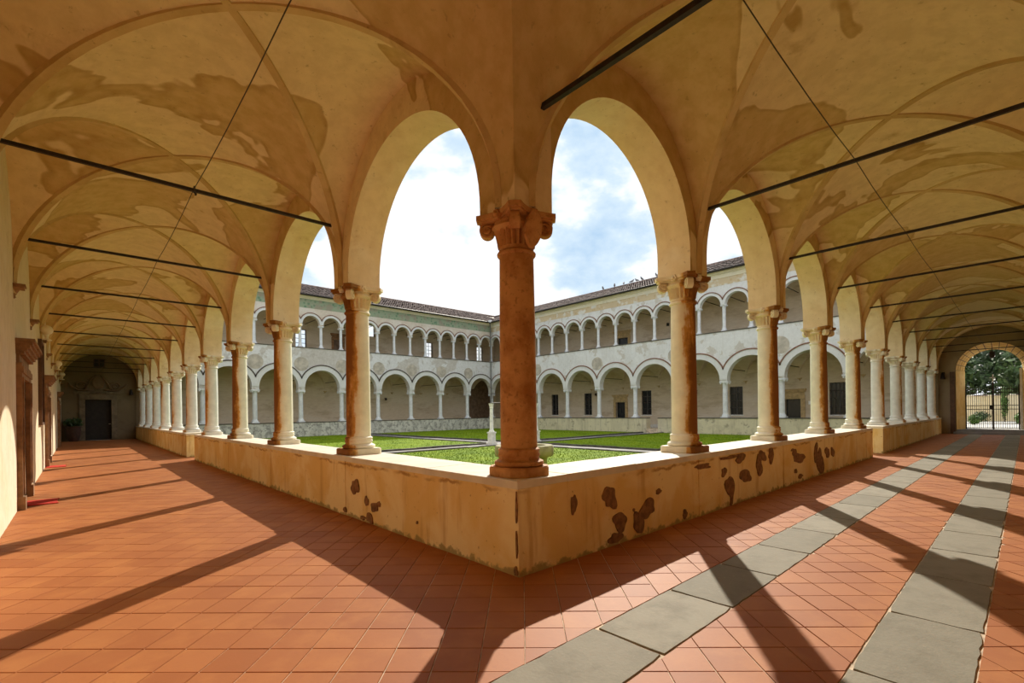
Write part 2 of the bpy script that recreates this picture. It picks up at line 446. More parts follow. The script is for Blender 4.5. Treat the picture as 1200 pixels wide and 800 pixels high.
def arcade_mesh(mb, P, starts, span, half_pier, zb, zs_fn, r, ztop, t, n_seg=24, first_pier=True, last_pier=True):
    """wall band with round arches; starts = list of pier centres; P(s,d,z)"""
    def quad(a, b, c, d): mb.poly([a, b, c, d])
    zs = zs_fn
    for i in range(len(starts) - 1):
        a, b = starts[i] + half_pier, starts[i + 1] - half_pier
        c = (a + b) / 2; rx = (b - a) / 2
        pts = [(a, zb)] + [(c - rx * math.cos(PI * k / n_seg), zs + r * math.sin(PI * k / n_seg)) for k in range(n_seg + 1)] + [(b, zb)]
        for k in range(len(pts) - 1):
            (s0, z0), (s1, z1) = pts[k], pts[k + 1]
            for d in (-t, t):
                if s1 > s0 + 1e-6: quad(P(s0, d, z0), P(s1, d, z1), P(s1, d, ztop), P(s0, d, ztop))
            quad(P(s0, -t, z0), P(s0, t, z0), P(s1, t, z1), P(s1, -t, z1))
    for i, s in enumerate(starts):
        if (i == 0 and not first_pier) or (i == len(starts) - 1 and not last_pier): continue
        a, b = s - half_pier, s + half_pier
        for d in (-t, t): quad(P(a, d, zb), P(b, d, zb), P(b, d, ztop), P(a, d, ztop))
        quad(P(a, -t, zb), P(b, -t, zb), P(b, t, zb), P(a, t, zb))
        if i == 0: quad(P(a, -t, zb), P(a, t, zb), P(a, t, ztop), P(a, -t, ztop))
        if i == len(starts) - 1: quad(P(b, -t, zb), P(b, t, zb), P(b, t, ztop), P(b, -t, ztop))
    a, b = starts[0] - half_pier, starts[-1] + half_pier
    quad(P(a, -t, ztop), P(b, -t, ztop), P(b, t, ztop), P(a, t, ztop))

def wall_holes(mb, P, s0, s1, z0, z1, holes, d0, d1):
    """solid wall with rectangular holes (a,b,za,zb)"""
    ss = sorted({s0, s1, *[h[0] for h in holes], *[h[1] for h in holes]})
    zz = sorted({z0, z1, *[h[2] for h in holes], *[h[3] for h in holes]})
    ss = [x for x in ss if s0 <= x <= s1]; zz = [x for x in zz if z0 <= x <= z1]
    def solid(i, j):
        if i < 0 or j < 0 or i >= len(ss) - 1 or j >= len(zz) - 1: return False
        cs, cz = (ss[i] + ss[i + 1]) / 2, (zz[j] + zz[j + 1]) / 2
        return not any(h[0] < cs < h[1] and h[2] < cz < h[3] for h in holes)
    for i in range(len(ss) - 1):
        for j in range(len(zz) - 1):
            if not solid(i, j): continue
            a, b, c, d = ss[i], ss[i + 1], zz[j], zz[j + 1]
            for k in (d0, d1): mb.poly([P(a, k, c), P(b, k, c), P(b, k, d), P(a, k, d)])
            if not solid(i - 1, j): mb.poly([P(a, d0, c), P(a, d1, c), P(a, d1, d), P(a, d0, d)])
            if not solid(i + 1, j): mb.poly([P(b, d0, c), P(b, d1, c), P(b, d1, d), P(b, d0, d)])
            if not solid(i, j - 1): mb.poly([P(a, d0, c), P(b, d0, c), P(b, d1, c), P(a, d1, c)])
            if not solid(i, j + 1): mb.poly([P(a, d0, d), P(b, d0, d), P(b, d1, d), P(a, d1, d)])

def pbox(mb, P, a, b):
    """box between two (s,d,z) corners in a wall frame"""
    p, q = P(*a), P(*b)
    mb.box([min(x, y) for x, y in zip(p, q)], [max(x, y) for x, y in zip(p, q)])
    return mb

def structure(name, mb, m, smooth=None):
    return tag(mb.build(name, m, None, smooth), kind='structure')

# ================================================================== STRUCTURE
# ---- floor: grout bed, terracotta tiles laid on the diagonal, two strips of stone slabs
fl = MB()
fl.box((WX - .3, WY - .3, -.4), (PO_X, BY, -.007))
fl.box((PO_X, WY - .3, -.4), (BX, PO_Y, -.007))
fl.box((PO_X, YF - .22, -.4), (BX + .3, BY, -.007))
fl.box((XF - .22, PO_Y, -.4), (BX + .3, YF - .22, -.007))
floor = structure('floor', fl, M['grout'])

def clip(poly, ax, lim, keep_greater):
    out = []
    n = len(poly)
    for i in range(n):
        p, q = poly[i], poly[(i + 1) % n]
        ip = (p[ax] >= lim) == keep_greater; iq = (q[ax] >= lim) == keep_greater
        if ip: out.append(p)
        if ip != iq:
            t = (lim - p[ax]) / (q[ax] - p[ax]); out.append((p[0] + (q[0] - p[0]) * t, p[1] + (q[1] - p[1]) * t))
    return out

def tile_poly(pts, ox=0, oy=0, dz=0):
    """raised tile: top face, small sloping arris"""
    cx = sum(p[0] for p in pts) / len(pts); cy = sum(p[1] for p in pts) / len(pts)
    def ins(k): return [(cx + (p[0] - cx) * k - ox, cy + (p[1] - cy) * k - oy) for p in pts]
    lo, hi = ins(.985), ins(.962)
    n = len(pts)
    v = [(p[0], p[1], -.009) for p in lo] + [(p[0], p[1], dz) for p in hi]
    f = [tuple(range(n, 2 * n))] + [(i, (i + 1) % n, n + (i + 1) % n, n + i) for i in range(n)]
    return v, f

STRIP1, STRIP2 = (1.53, 2.06), (.20, .72)
ct, st = math.cos(TROT), math.sin(TROT)
tiles = []
bands = [(STRIP1[1], EY, None), (STRIP2[1], STRIP1[0], None), (WY, STRIP2[0], None)]
for i in range(-60, 170):
    for j in range(-140, 140):
        q = [((i + a) * TILE, (j + b) * TILE) for a, b in ((0, 0), (1, 0), (1, 1), (0, 1))]
        q = [(ct * x - st * y, st * x + ct * y) for x, y in q]
        cx = sum(p[0] for p in q) / 4; cy = sum(p[1] for p in q) / 4
        if cx < WX - .3 or cy < WY - .3 or cx > EX + .3 or cy > EY + .3: continue
        if cx > PI_X + .25 and cy > PI_Y + .25: continue
        for (ya, yb, _) in bands:
            pl = clip(clip(clip(clip(q, 1, ya, True), 1, yb, False), 0, WX, True), 0, EX, False)
            if len(pl) < 3: continue
            ar = abs(sum(pl[k][0] * pl[(k + 1) % len(pl)][1] - pl[(k + 1) % len(pl)][0] * pl[k][1] for k in range(len(pl)))) / 2
            if ar < .002: continue
            mx = sum(p[0] for p in pl) / len(pl); my = sum(p[1] for p in pl) / len(pl)
            q3 = Rm @ Vector((mx, my, -CAM_H))
            inview = q3.y > .3 and -20 < 600 + F_PX * q3.x / q3.y < 1220 and CY_PX - F_PX * q3.z / q3.y < 815
            if cx > PI_X - .05 and cy > PI_Y - .05: inview = False
            tiles.append((q3.y if inview else 1e3 + math.hypot(mx, my), pl, mx, my, ar))
tiles.sort(key=lambda t: t[0])
full_me = None
rest_v, rest_f = [], []
for k, (d, pl, mx, my, ar) in enumerate(tiles):
    dz = random.uniform(-.0015, .0015)
    if k < 300:
        if len(pl) == 4 and ar > .0766:
            if full_me is None:
                v, f = tile_poly(pl, mx, my)
                full_me = bpy.data.meshes.new('floor_tile'); full_me.from_pydata(v, [], f); full_me.materials.append(M['tile'])
            me = full_me
        else:
            v, f = tile_poly(pl, mx, my)
            me = bpy.data.meshes.new('floor_tile'); me.from_pydata(v, [], f); me.materials.append(M['tile'])
        link('floor_tile', me, floor, (mx, my, dz))
    else:
        v, f = tile_poly(pl, 0, 0, dz)
        n = len(rest_v); rest_v += v; rest_f += [tuple(n + i for i in q) for q in f]
me = bpy.data.meshes.new('floor_tiles_beyond'); me.from_pydata(rest_v, [], rest_f); me.materials.append(M['tile'])
tag(link('floor_tiles_beyond', me, floor), kind='stuff')

def slab(x0, x1, y0, y1):
    pts = []
    def edge(ax, ay, bx, by, amp):
        n = max(3, int(math.hypot(bx - ax, by - ay) / .09))
        for k in range(n):
            t = k / n
            pts.append((ax + (bx - ax) * t + random.gauss(0, amp), ay + (by - ay) * t + random.gauss(0, amp)))
    r = .012
    edge(x0 + r, y0, x1 - r, y0, .003); edge(x1, y0 + r, x1, y1 - r, .003)
    edge(x1 - r, y1, x0 + r, y1, .003); edge(x0, y1 - r, x0, y0 + r, .003)
    n = len(pts); cx, cy = (x0 + x1) / 2, (y0 + y1) / 2
    mb = MB()
    for z, k in ((-.012, 1.), (-.004, .998), (.003, .985)):
        mb.v += [(cx + (p[0] - cx) * (1 - (1 - k) * .6), cy + (p[1] - cy) * k, z) for p in pts]
    for a in (0, 1):
        for i in range(n):
            j = (i + 1) % n; mb.f.append((a * n + i, a * n + j, (a + 1) * n + j, (a + 1) * n + i))
    mb.f.append(tuple(2 * n + i for i in range(n)))
    return mb
for (ya, yb), js in ((STRIP1, [-.7, .55, 1.62, 2.66, 3.67, 4.64, 5.59, 6.66, 7.66, 8.9]), (STRIP2, [-.7, .3, 1.2, 2.25, 3.3, 4.43, 5.62, 6.72, 7.79])):
    x = js[-1]
    while x < EX - 1.3:
        x += random.uniform(.92, 1.18); js.append(x)
    js[-1] = EX - .02
    for a, b in zip(js, js[1:]):
        g = random.uniform(.004, .008)
        slab(a + g, b - g, ya + random.uniform(.004, .01), yb - random.uniform(.004, .01)).build('paving_slab', M['slab'], floor, 40)

# ---- vaults
def vault_mesh(hx, hy, ext=(0, 0, 0, 0), n=20, mcount=6):
    """groin vault over [-hx,hx]x[-hy,hy]; ext = straight barrel runs added at -x,+x,-y,+y"""
    mb = MB()
    def zf(w): return RISE * math.sqrt(max(0, 1 - w * w))
    us = [math.sin(-PI / 2 + PI * k / (2 * n)) for k in range(2 * n + 1)]
    for which in range(4):
        b = len(mb.v)
        sg = 1 if which % 2 else -1
        e = ext[which] if which < 2 else ext[which]
        cols = mcount + 1 + (1 if e else 0)
        for w in us:
            for j in range(mcount + 1):
                o = abs(w) + (1 - abs(w)) * j / mcount
                x, y = (sg * o * hx, w * hy) if which < 2 else (w * hx, sg * o * hy)
                mb.v.append((x, y, zf(w)))
            if e:
                x, y = (sg * (hx + e), w * hy) if which < 2 else (w * hx, sg * (hy + e))
                mb.v.append((x, y, zf(w)))
        for i in range(len(us) - 1):
            for j in range(cols - 1):
                a = b + i * cols + j
                mb.f.append((a, a + 1, a + cols + 1, a + cols))
    return mb.mesh('vault_bay', M['vault'], 180)

def ribs_mesh(hx, hy, n=16, w=.042, pr=.014):
    mb = MB()
    for sx in (-1, 1):
        for sy in (-1, 1):
            b = Vector((-sy * hy, sx * hx, 0)).normalized(); base = len(mb.v)
            for k in range(n + 2):
                ph = PI / 2 * min(k, n) / n
                p = Vector((sx * hx * math.sin(ph), sy * hy * math.sin(ph), RISE * math.cos(ph)))
                tv = Vector((sx * hx * math.cos(ph), sy * hy * math.cos(ph), -RISE * math.sin(ph))).normalized()
                nn = tv.cross(b)
                if nn.z > 0 or (k >= n and nn.x * sx > 0): nn = -nn
                if k > n: p.z = -.15
                for q in (p - nn * .05 - b * w * 1.3, p + nn * pr - b * w, p + nn * pr + b * w, p - nn * .05 + b * w * 1.3): mb.v.append(tuple(q))
            for k in range(n + 1):
                for j in range(3):
                    a = base + k * 4 + j; mb.f.append((a, a + 1, a + 5, a + 4))
    return mb.mesh('groin_rib', M['rib'], 40)
ceil = tag(empty('ceiling'), kind='structure')
ixL, ixc = (X0 - T - WX) / 2, (X0 - T + WX) / 2      # left gallery half width / centre
iyR, iyc = (Y0 - T - WY) / 2, (Y0 - T + WY) / 2
vm = vault_mesh(ixL, SL / 2)
for k in range(NL):
    if k == NL - 1: link('vault_bay', vault_mesh(ixL, SL / 2, (0, 0, 0, EY - YF + .1)), ceil, (ixc, Y0 + SL * (k + .5), ZS))
    else: link('vault_bay', vm, ceil, (ixc, Y0 + SL * (k + .5), ZS))
rmL, rmR = ribs_mesh(ixL, SL / 2), ribs_mesh(SR / 2, iyR)
for o in list(ceil.children): link('groin_rib', rmL, o)
vm = vault_mesh(SR / 2, iyR)
for k in range(NR):
    if k == NR - 1: link('vault_bay', vault_mesh(SR / 2, iyR, (0, EX - XF + .1, 0, 0)), ceil, (X0 + SR * (k + .5), iyc, ZS))
    else: link('vault_bay', vm, ceil, (X0 + SR * (k + .5), iyc, ZS))
for o in list(ceil.children)[NL:]: link('groin_rib', rmR, o)
o = link('vault_bay', vault_mesh(ixL, iyR, (0, T, 0, T), 28), ceil, (ixc, iyc, ZS))

# far galleries
ceilf = tag(empty('ceiling_far'), kind='structure')
fyh, fyc = (BY - YF - T) / 2, (BY + YF + T) / 2
fxh, fxc = (BX - XF - T) / 2, (BX + XF + T) / 2
VM0 = M['vault']; M['vault'] = M['far_back']
vmA = vault_mesh(SR / 2, fyh, n=12, mcount=4); vmB = vault_mesh(fxh, SL / 2, n=12, mcount=4)
for k in range(NR): link('vault_bay', vmA, ceilf, (X0 + SR * (k + .5), fyc, ZS))
for k in range(NL): link('vault_bay', vmB, ceilf, (fxc, Y0 + SL * (k + .5), ZS))
link('vault_bay', vault_mesh(fxh, fyh, (T, 0, T, 0), n=12, mcount=4), ceilf, (fxc, fyc, ZS))
M['vault'] = VM0

# ---- near arcade walls
rL, rR = SL / 2 - T, SR / 2 - T
zsL, zsR = 5.2 - rL, 5.22 - rR
pilL = [Y0 + SL * k for k in range(NL + 1)]
pilR = [X0 + SR * k for k in range(NR + 1)]
mb = MB(); arcade_mesh(mb, frame_pts('y', X0), pilL, SL, T, ZC, zsL, rL, 7.05, T, 40)
def two_tone(o, ax, val):
    o.data.materials.append(M['vault'])
    for p in o.data.polygons:
        if all(abs(o.data.vertices[i].co[ax] - val) < 1e-4 for i in p.vertices): p.material_index = 1
two_tone(structure('wall_arcade_left', mb, M['arcade']), 0, X0 - T)
mb = MB(); arcade_mesh(mb, frame_pts('x', Y0), pilR, SR, T, ZC, zsR, rR, 7.05, T, 40, first_pier=False)
two_tone(structure('wall_arcade_right', mb, M['arcade']), 1, Y0 - T)

# ---- outer wall of the left gallery with its door openings
PLW = frame_pts('y', WX, -1)     # depth goes away from the gallery
doors = [(11.45, 13.1), (20.65, 22.3), (33.6, 35.2)]
mb = MB(); wall_holes(mb, PLW, WY - .3, EY + .3, -.1, 6.0, [(a, b, -.1, 2.2) for a, b in doors], 0, .5)
wall_left = structure('wall_left', mb, M['wall'])
mb = MB(); mb.box((WX - .5, WY - .5, -.1), (EX + 1.5, WY, 6.0)); structure('wall_right', mb, M['wall'])

# ---- end wall with the dark doorway (left gallery)
PEL = frame_pts('x', EY, 1)
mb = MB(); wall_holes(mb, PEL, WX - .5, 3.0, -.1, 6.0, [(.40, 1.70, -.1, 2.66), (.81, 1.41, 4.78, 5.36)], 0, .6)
wall_end_left = structure('wall_end_left', mb, M['endwall_shaded'])
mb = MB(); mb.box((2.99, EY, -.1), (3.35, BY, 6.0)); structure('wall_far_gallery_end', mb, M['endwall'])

# ---- end wall with the arched passage (right gallery)
GC, GR1, GR2, GZS = 1.19, 1.36, 1.08, 3.42      # centre y, radii near/far, springing
PZ = .24                                         # passage floor
mb = MB()
def archwall(mb, x, c, r, zs, y0, y1, z0, z1, seg=24):
    pts = [(c - r, z0)] + [(c - r * math.cos(PI * k / seg), zs + r * math.sin(PI * k / seg)) for k in range(seg + 1)] + [(c + r, z0)]
    for (a, za), (b, zb) in zip(pts, pts[1:]):
        if b > a + 1e-6: mb.poly([(x, a, za), (x, b, zb), (x, b, z1), (x, a, z1)])
    mb.poly([(x, y0, z0), (x, c - r, z0), (x, c - r, z1), (x, y0, z1)])
    mb.poly([(x, c + r, z0), (x, y1, z0), (x, y1, z1), (x, c + r, z1)])
archwall(mb, EX, GC, GR1, GZS, WY - .5, Y0 - T + .3, -.1, 6.0)
archwall(mb, 36.15, GC, GR2, GZS, WY - .5, Y0 + .6, -.1, 6.0)
for y in (WY - .5, Y0 + .6): mb.poly([(EX, y, -.1), (36.15, y, -.1), (36.15, y, 6), (EX, y, 6)])
wall_end_right = structure('wall_end_right', mb, M['endwall'])
mb = MB(); mb.box((XF + .42, Y0 - .25, -.1), (36.15, Y0 + .0, 6.0)); structure('wall_gate_return', mb, M['endwall'])
# golden splayed soffit of the passage: rows of plastered panels between recessed joints
soff = tag(empty('trim_1'), kind='structure')
mb = MB()
seg = 28
def ring_pt(x, r, a, rr=0): return (x, GC - (r + rr) * math.cos(a), GZS + (r + rr) * math.sin(a))
XS = [EX, 35.18, 35.46, 35.74, 36.02]
def rad(x): return GR1 + (GR2 - GR1) * (x - EX) / (36.02 - EX)
for i in range(len(XS) - 1):
    for k in range(seg):
        a, b = PI * k / seg, PI * (k + 1) / seg
        mb.poly([ring_pt(XS[i], rad(XS[i]), a, .02), ring_pt(XS[i], rad(XS[i]), b, .02), ring_pt(XS[i + 1], rad(XS[i + 1]), b, .02), ring_pt(XS[i + 1], rad(XS[i + 1]), a, .02)])
mb.build('joint_bed', M['hood'], soff, 60)
for i in range(len(XS) - 1):
    for k in range(14):
        a, b = PI * (k + .06) / 14, PI * (k + .94) / 14
        xa, xb = XS[i] + .018, XS[i + 1] - .018
        if i == 0: xa = XS[0]
        mb = MB(); n = 4
        for t in range(n):
            p, q = a + (b - a) * t / n, a + (b - a) * (t + 1) / n
            mb.poly([ring_pt(xa, rad(xa), p), ring_pt(xa, rad(xa), q), ring_pt(xb, rad(xb), q), ring_pt(xb, rad(xb), p)])
        for p in (a, b): mb.poly([ring_pt(xa, rad(xa), p), ring_pt(xa, rad(xa), p, .02), ring_pt(xb, rad(xb), p, .02), ring_pt(xb, rad(xb), p)])
        for x in (xa, xb): mb.poly([ring_pt(x, rad(x), a), ring_pt(x, rad(x), b), ring_pt(x, rad(x), b, .02), ring_pt(x, rad(x), a, .02)])
        mb.build('panel', M['gold'], soff, 40)
for sgn in (-1, 1):
    mb = MB()
    mb.poly([(EX, GC + sgn * GR1, PZ - .3), (36.02, GC + sgn * GR2, PZ - .3), (36.02, GC + sgn * GR2, GZS), (EX, GC + sgn * GR1, GZS)])
    mb.poly([(36.02, GC + sgn * GR2, PZ - .3), (36.15, GC + sgn * GR2, PZ - .3), (36.15, GC + sgn * GR2, GZS), (36.02, GC + sgn * GR2, GZS)])
    mb.build('jamb', M['gold'], soff)
mb = MB(); mb.box((EX - .35, GC - GR1 - .1, -.05), (EX, GC + GR1 + .1, .12)); mb.box((EX, GC - GR1, -.05), (36.4, GC + GR1, PZ))
structure('trim_2', mb, M['pathstone'])

# ---- parapets
def parapet(name, P, segs, n_marks, marks, copstep, dir_axis):
    root = tag(empty(name), kind='structure')
    for (a, b) in segs:
        mb = MB(); pbox(mb, P, (a, 0, -.35), (b, PO_X - PI_X, PH - .075))
        for s in marks:
            if a < s - .3 and s + .3 < b: pbox(mb, P, (s - .29, -.013, -.02), (s + .29, .05, PH - .075))
        mb.build('low_wall', M['parapet'], root)
        s = a
        cuts = [a]
        while b - s > 2.2:
            s += random.uniform(1.2, 1.9); cuts.append(s)
        cuts.append(b)
        for c, d in zip(cuts, cuts[1:]):
            mb = MB(); pbox(mb, P, (c + .002, -.006, PH - .074), (d - .002, PO_X - PI_X + .006, PH + random.uniform(-.003, .002)))
            mb.build('coping_slab', M['coping'], root)
    return root
GAPL, GAPR = (19.37, 20.95), (17.73, 19.24)
PPL, PPR = frame_pts('y', PI_X), frame_pts('x', PI_Y)
parL = parapet('wall_parapet_left', PPL, [(PI_Y, GAPL[0]), (GAPL[1], EY)], 0, pilL[1:], 1.5, 'y')
parR = parapet('wall_parapet_right', PPR, [(PO_X + .002, GAPR[0]), (GAPR[1], EX)], 0, pilR[1:], 1.5, 'x')
# the right parapet's face starts at the corner edge of the left one
def blob(w, h, n=26, seed=0):
    rnd = random.Random(seed); ph = [rnd.uniform(0, 6.28) for _ in range(5)]; am = [rnd.uniform(.08, .22) for _ in range(5)]
    out = []
    for k in range(n):
        a = 2 * PI * k / n
        r = 1 + sum(am[i] * math.sin((i + 2) * a + ph[i]) / (1 + i * .45) for i in range(5))
        out.append((w * r * math.cos(a), h * r * math.sin(a)))
    return out
def patches(root, P, lst):
    for i, (s, z, w, h) in enumerate(lst):
        pts = blob(w * .85, h * .9, seed=i * 7 + len(lst))
        n = len(pts); mb = MB()
        mb.v = [P(s + a, -.0145 - i * .0002, max(.004, min(PH - .08, z + b))) for a, b in pts] + [P(s + a, .002, max(.004, min(PH - .08, z + b))) for a, b in pts]
        mb.f = [tuple(range(n))] + [(i2, (i2 + 1) % n, n + (i2 + 1) % n, n + i2) for i2 in range(n)]
        mb.build('bare_patch', M['bare'], root)
patches(parL, PPL, [(6.59, .46, .15, .12), (6.23, .30, .06, .08), (5.99, .25, .11, .08), (5.86, .31, .04, .04), (6.95, .08, .06, .05),
                    (6.14, .08, .12, .07), (6.35, .05, .10, .03), (3.172, .62, .011, .16), (3.174, .30, .010, .14), (3.19, .05, .03, .04), (4.9, .22, .018, .02)])
patches(parR, PPR, [(3.74, .56, .05, .11), (4.36, .55, .15, .13), (4.55, .25, .16, .11), (4.46, .08, .16, .06), (5.12, .31, .2, .12), (4.93, .17, .12, .15),
                    (5.39, .49, .07, .035), (6.06, .10, .07, .06), (4.83, .34, .02, .02), (7.30, .55, .09, .08), (7.51, .30, .17, .2), (7.56, .12, .06, .12),
                    (8.11, .41, .25, .12), (7.92, .72, .22, .08), (8.71, .53, .15, .2), (8.85, .68, .2, .1), (9.28, .67, .15, .14), (10.84, .5, .45, .1),
                    (10.55, .6, .14, .12), (12.3, .28, .3, .28), (12.0, .5, .2, .2), (12.86, .47, .18, .14), (13.3, .45, .15, .12), (10.44, .68, .12, .04),
                    (6.6, .70, .28, .04), (7.5, .76, .35, .03), (10.6, .25, .1, .05), (10.9, .12, .14, .05)])

# ---- far facades
def facade(side):
    """two-storey court front; s runs along the front, d>0 goes back from the court"""
    left = side == 'left'
    axis, line = ('x', YF) if left else ('y', XF)
    P = frame_pts(axis, line)
    n, S, s0 = (NR, SR, X0) if left else (NL, SL, Y0)
    r, zs = (rR, zsR) if left else (rL, zsL)
    send = s0 + n * S
    piers = [s0 + S * k for k in range(n + 1)]
    up = [s0 + S / 2 * k for k in range(2 * n + 1)]
    root = tag(empty('wall_far_' + side), kind='structure')
    body = M['far_white'] if left else M['far_white2']
    mb = MB(); arcade_mesh(mb, P, piers, S, T, ZC, zs, r, 7.03, T, 24, first_pier=False, last_pier=left)
    mb.build('lower_front', body, root)
    mb = MB(); pbox(mb, P, (s0 - T, -T - .05, 7.03), (send - T * (0 if left else 1), T, 7.09)); mb.build('sill_course', M['kerb'], root)
    lower = root
    root = tag(empty('wall_upper_far_' + side), kind='structure')
    hu = .15; ru = S / 4 - hu; zu = 9.78 - ru
    mb = MB(); arcade_mesh(mb, P, up, S / 2, hu, 9.0, zu, ru, 10.4, .17, 16, first_pier=True, last_pier=left)
    mb.build('upper_front', M['far_tan'] if left else M['far_white2'], root)
    e0 = 0 if left else T
    mb = MB(); pbox(mb, P, (s0 - T, -.19, 10.4), (send - e0, .17, 11.14 if left else 10.92)); mb.build('frieze', M['frieze_green'] if left else M['frieze_tan'], root)
    mb = MB(); zc = 11.14 if left else 10.92
    for k, (o, za, zb) in enumerate(((.23, zc, zc + .08), (.19, zc + .08, 11.30), (.32, 11.22, 11.34), (.42, 11.34, 11.42))):
        pbox(mb, P, (s0 - T, -o, za), (send - .2, .17, zb))
    mb.build('cornice', M['cream'], root)
    # archivolts and hood moulds, one per arch
    def ring(root, s, half, ri, z, ro, hood, hm, tq, seg):
        mb = MB(); tt = -tq - .05
        prev = None
        for k in range(seg + 1):
            a = PI * k / seg
            ci, si = math.cos(a), math.sin(a)
            rr = ro
            if abs(rr * ci) > half: rr = half / abs(ci)
            ip, op = (s - ri * ci, z + ri * si), (s - rr * ci, z + rr * si)
            if prev:
                (pi_, po_) = prev
                mb.poly([P(pi_[0], tt, pi_[1]), P(ip[0], tt, ip[1]), P(op[0], tt, op[1]), P(po_[0], tt, po_[1])])
                mb.poly([P(pi_[0], tt, pi_[1]), P(ip[0], tt, ip[1]), P(ip[0], -tq, ip[1]), P(pi_[0], -tq, pi_[1])])
            prev = (ip, op)
        ar = mb.build('archivolt', M['trim_white'], root)
        mb = MB(); tt = -tq - .085
        a0 = math.acos(min(1, half / ro)); prev = None
        for k in range(seg + 1):
            a = a0 + (PI - 2 * a0) * k / seg
            q = [(s - (ro + e_) * math.cos(a), z + (ro + e_) * math.sin(a)) for e_ in (-.015, hood)]
            if prev:
                mb.poly([P(prev[0][0], tt, prev[0][1]), P(q[0][0], tt, q[0][1]), P(q[1][0], tt, q[1][1]), P(prev[1][0], tt, prev[1][1])])
                for w in (0, 1): mb.poly([P(prev[w][0], tt, prev[w][1]), P(q[w][0], tt, q[w][1]), P(q[w][0], -tq, q[w][1]), P(prev[w][0], -tq, prev[w][1])])
            prev = q
        mb.build('hood_mould', hm, ar)
    for k in range(n): ring(lower, (piers[k] + piers[k + 1]) / 2, S / 2, r, zs, r + .40, .07, M['hood_dark'] if left else M['hood'], T, 28)
    for k in range(2 * n): ring(root, (up[k] + up[k + 1]) / 2, S / 4, ru, zu, ru + .21, .05, M['hood'], .17, 18)
    # roundels between the arches
    for k in range(1, n):
        mb = MB(); rr = .58; n2 = 28
        mb.v = [P(piers[k] + rr * math.cos(2 * PI * i / n2), -T - .012, 5.68 + rr * math.sin(2 * PI * i / n2)) for i in range(n2)]
        mb.v += [(P(piers[k] + rr * math.cos(2 * PI * i / n2), -T + .01, 5.68 + rr * math.sin(2 * PI * i / n2))) for i in range(n2)]
        mb.f = [tuple(range(n2))] + [(i, (i + 1) % n2, n2 + (i + 1) % n2, n2 + i) for i in range(n2)]
        if left or k % 2 == 0: mb.build('roundel', M['roundel'], lower)
    # low wall under the lower columns
    segs = [(s0 + T, send)] if left else [(s0 + T, 19.9), (20.92, send)]
    root = tag(empty('wall_parapet_far_' + side), kind='structure')
    mb = MB()
    for a, b in segs: pbox(mb, P, (a, -.3, ZG - .1), (b, .3, PH - .06))
    lw = mb.build('low_wall', M['far_low'] if left else M['far_low2'], root)
    mb = MB()
    for a, b in segs: pbox(mb, P, (a, -.33, PH - .06), (b, .33, PH))
    mb.build('coping', M['kerb'], lw)
    # loggia floor and flat ceiling
    depth = (BY if left else BX) - line
    mb = MB(); pbox(mb, P, (s0 - T, T, 6.3), (send + (depth if left else 0), depth, 6.55)); structure('floor_upper_' + side, mb, M['far_back'])
    mb = MB(); pbox(mb, P, (s0 - T, .17, 10.75), (send + (depth if left else 0), depth, 10.85)); structure('ceiling_upper_' + side, mb, M['far_back'])
    return lower, P, piers, up
wfl, PFL, pfl, ufl = facade('left')
wfr, PFR, pfr, ufr = facade('right')

# back walls of the far galleries
winL = [(28.2, 29.1, 7.6, 9.25), (35.3, 36.25, 7.6, 9.35), (14.55, 15.5, 7.6, 9.25), (20.2, 22.25, 9.23, 10.4)]
PBL = frame_pts('x', BY)
dorL = [(18.0, 18.85, 6.55, 8.6)]
mb = MB(); wall_holes(mb, PBL, 3.0, BX + .4, -.3, 11.2, winL + dorL, 0, .4)
wbl = structure('wall_far_back_left', mb, M['far_back'])
PBR = frame_pts('y', BX)
winR = [(34.05, 35.0, 1.08, 3.30), (29.55, 30.5, 1.07, 3.27), (22.85, 23.85, 1.06, 3.27), (14.9, 15.9, 1.04, 3.25), (8.0, 9.15, 1.01, 3.22)]
dorR = [(25.6, 26.65, -.3, 2.27), (10.9, 11.9, -.3, 2.16)]
dorRU = [(25.2, 26.4, 6.55, 8.35)]
mb = MB(); wall_holes(mb, PBR, 3.0, BY, -.3, 11.2, winR + dorR + dorRU, 0, .4)
wbr = structure('wall_far_back_right', mb, M['far_back'])

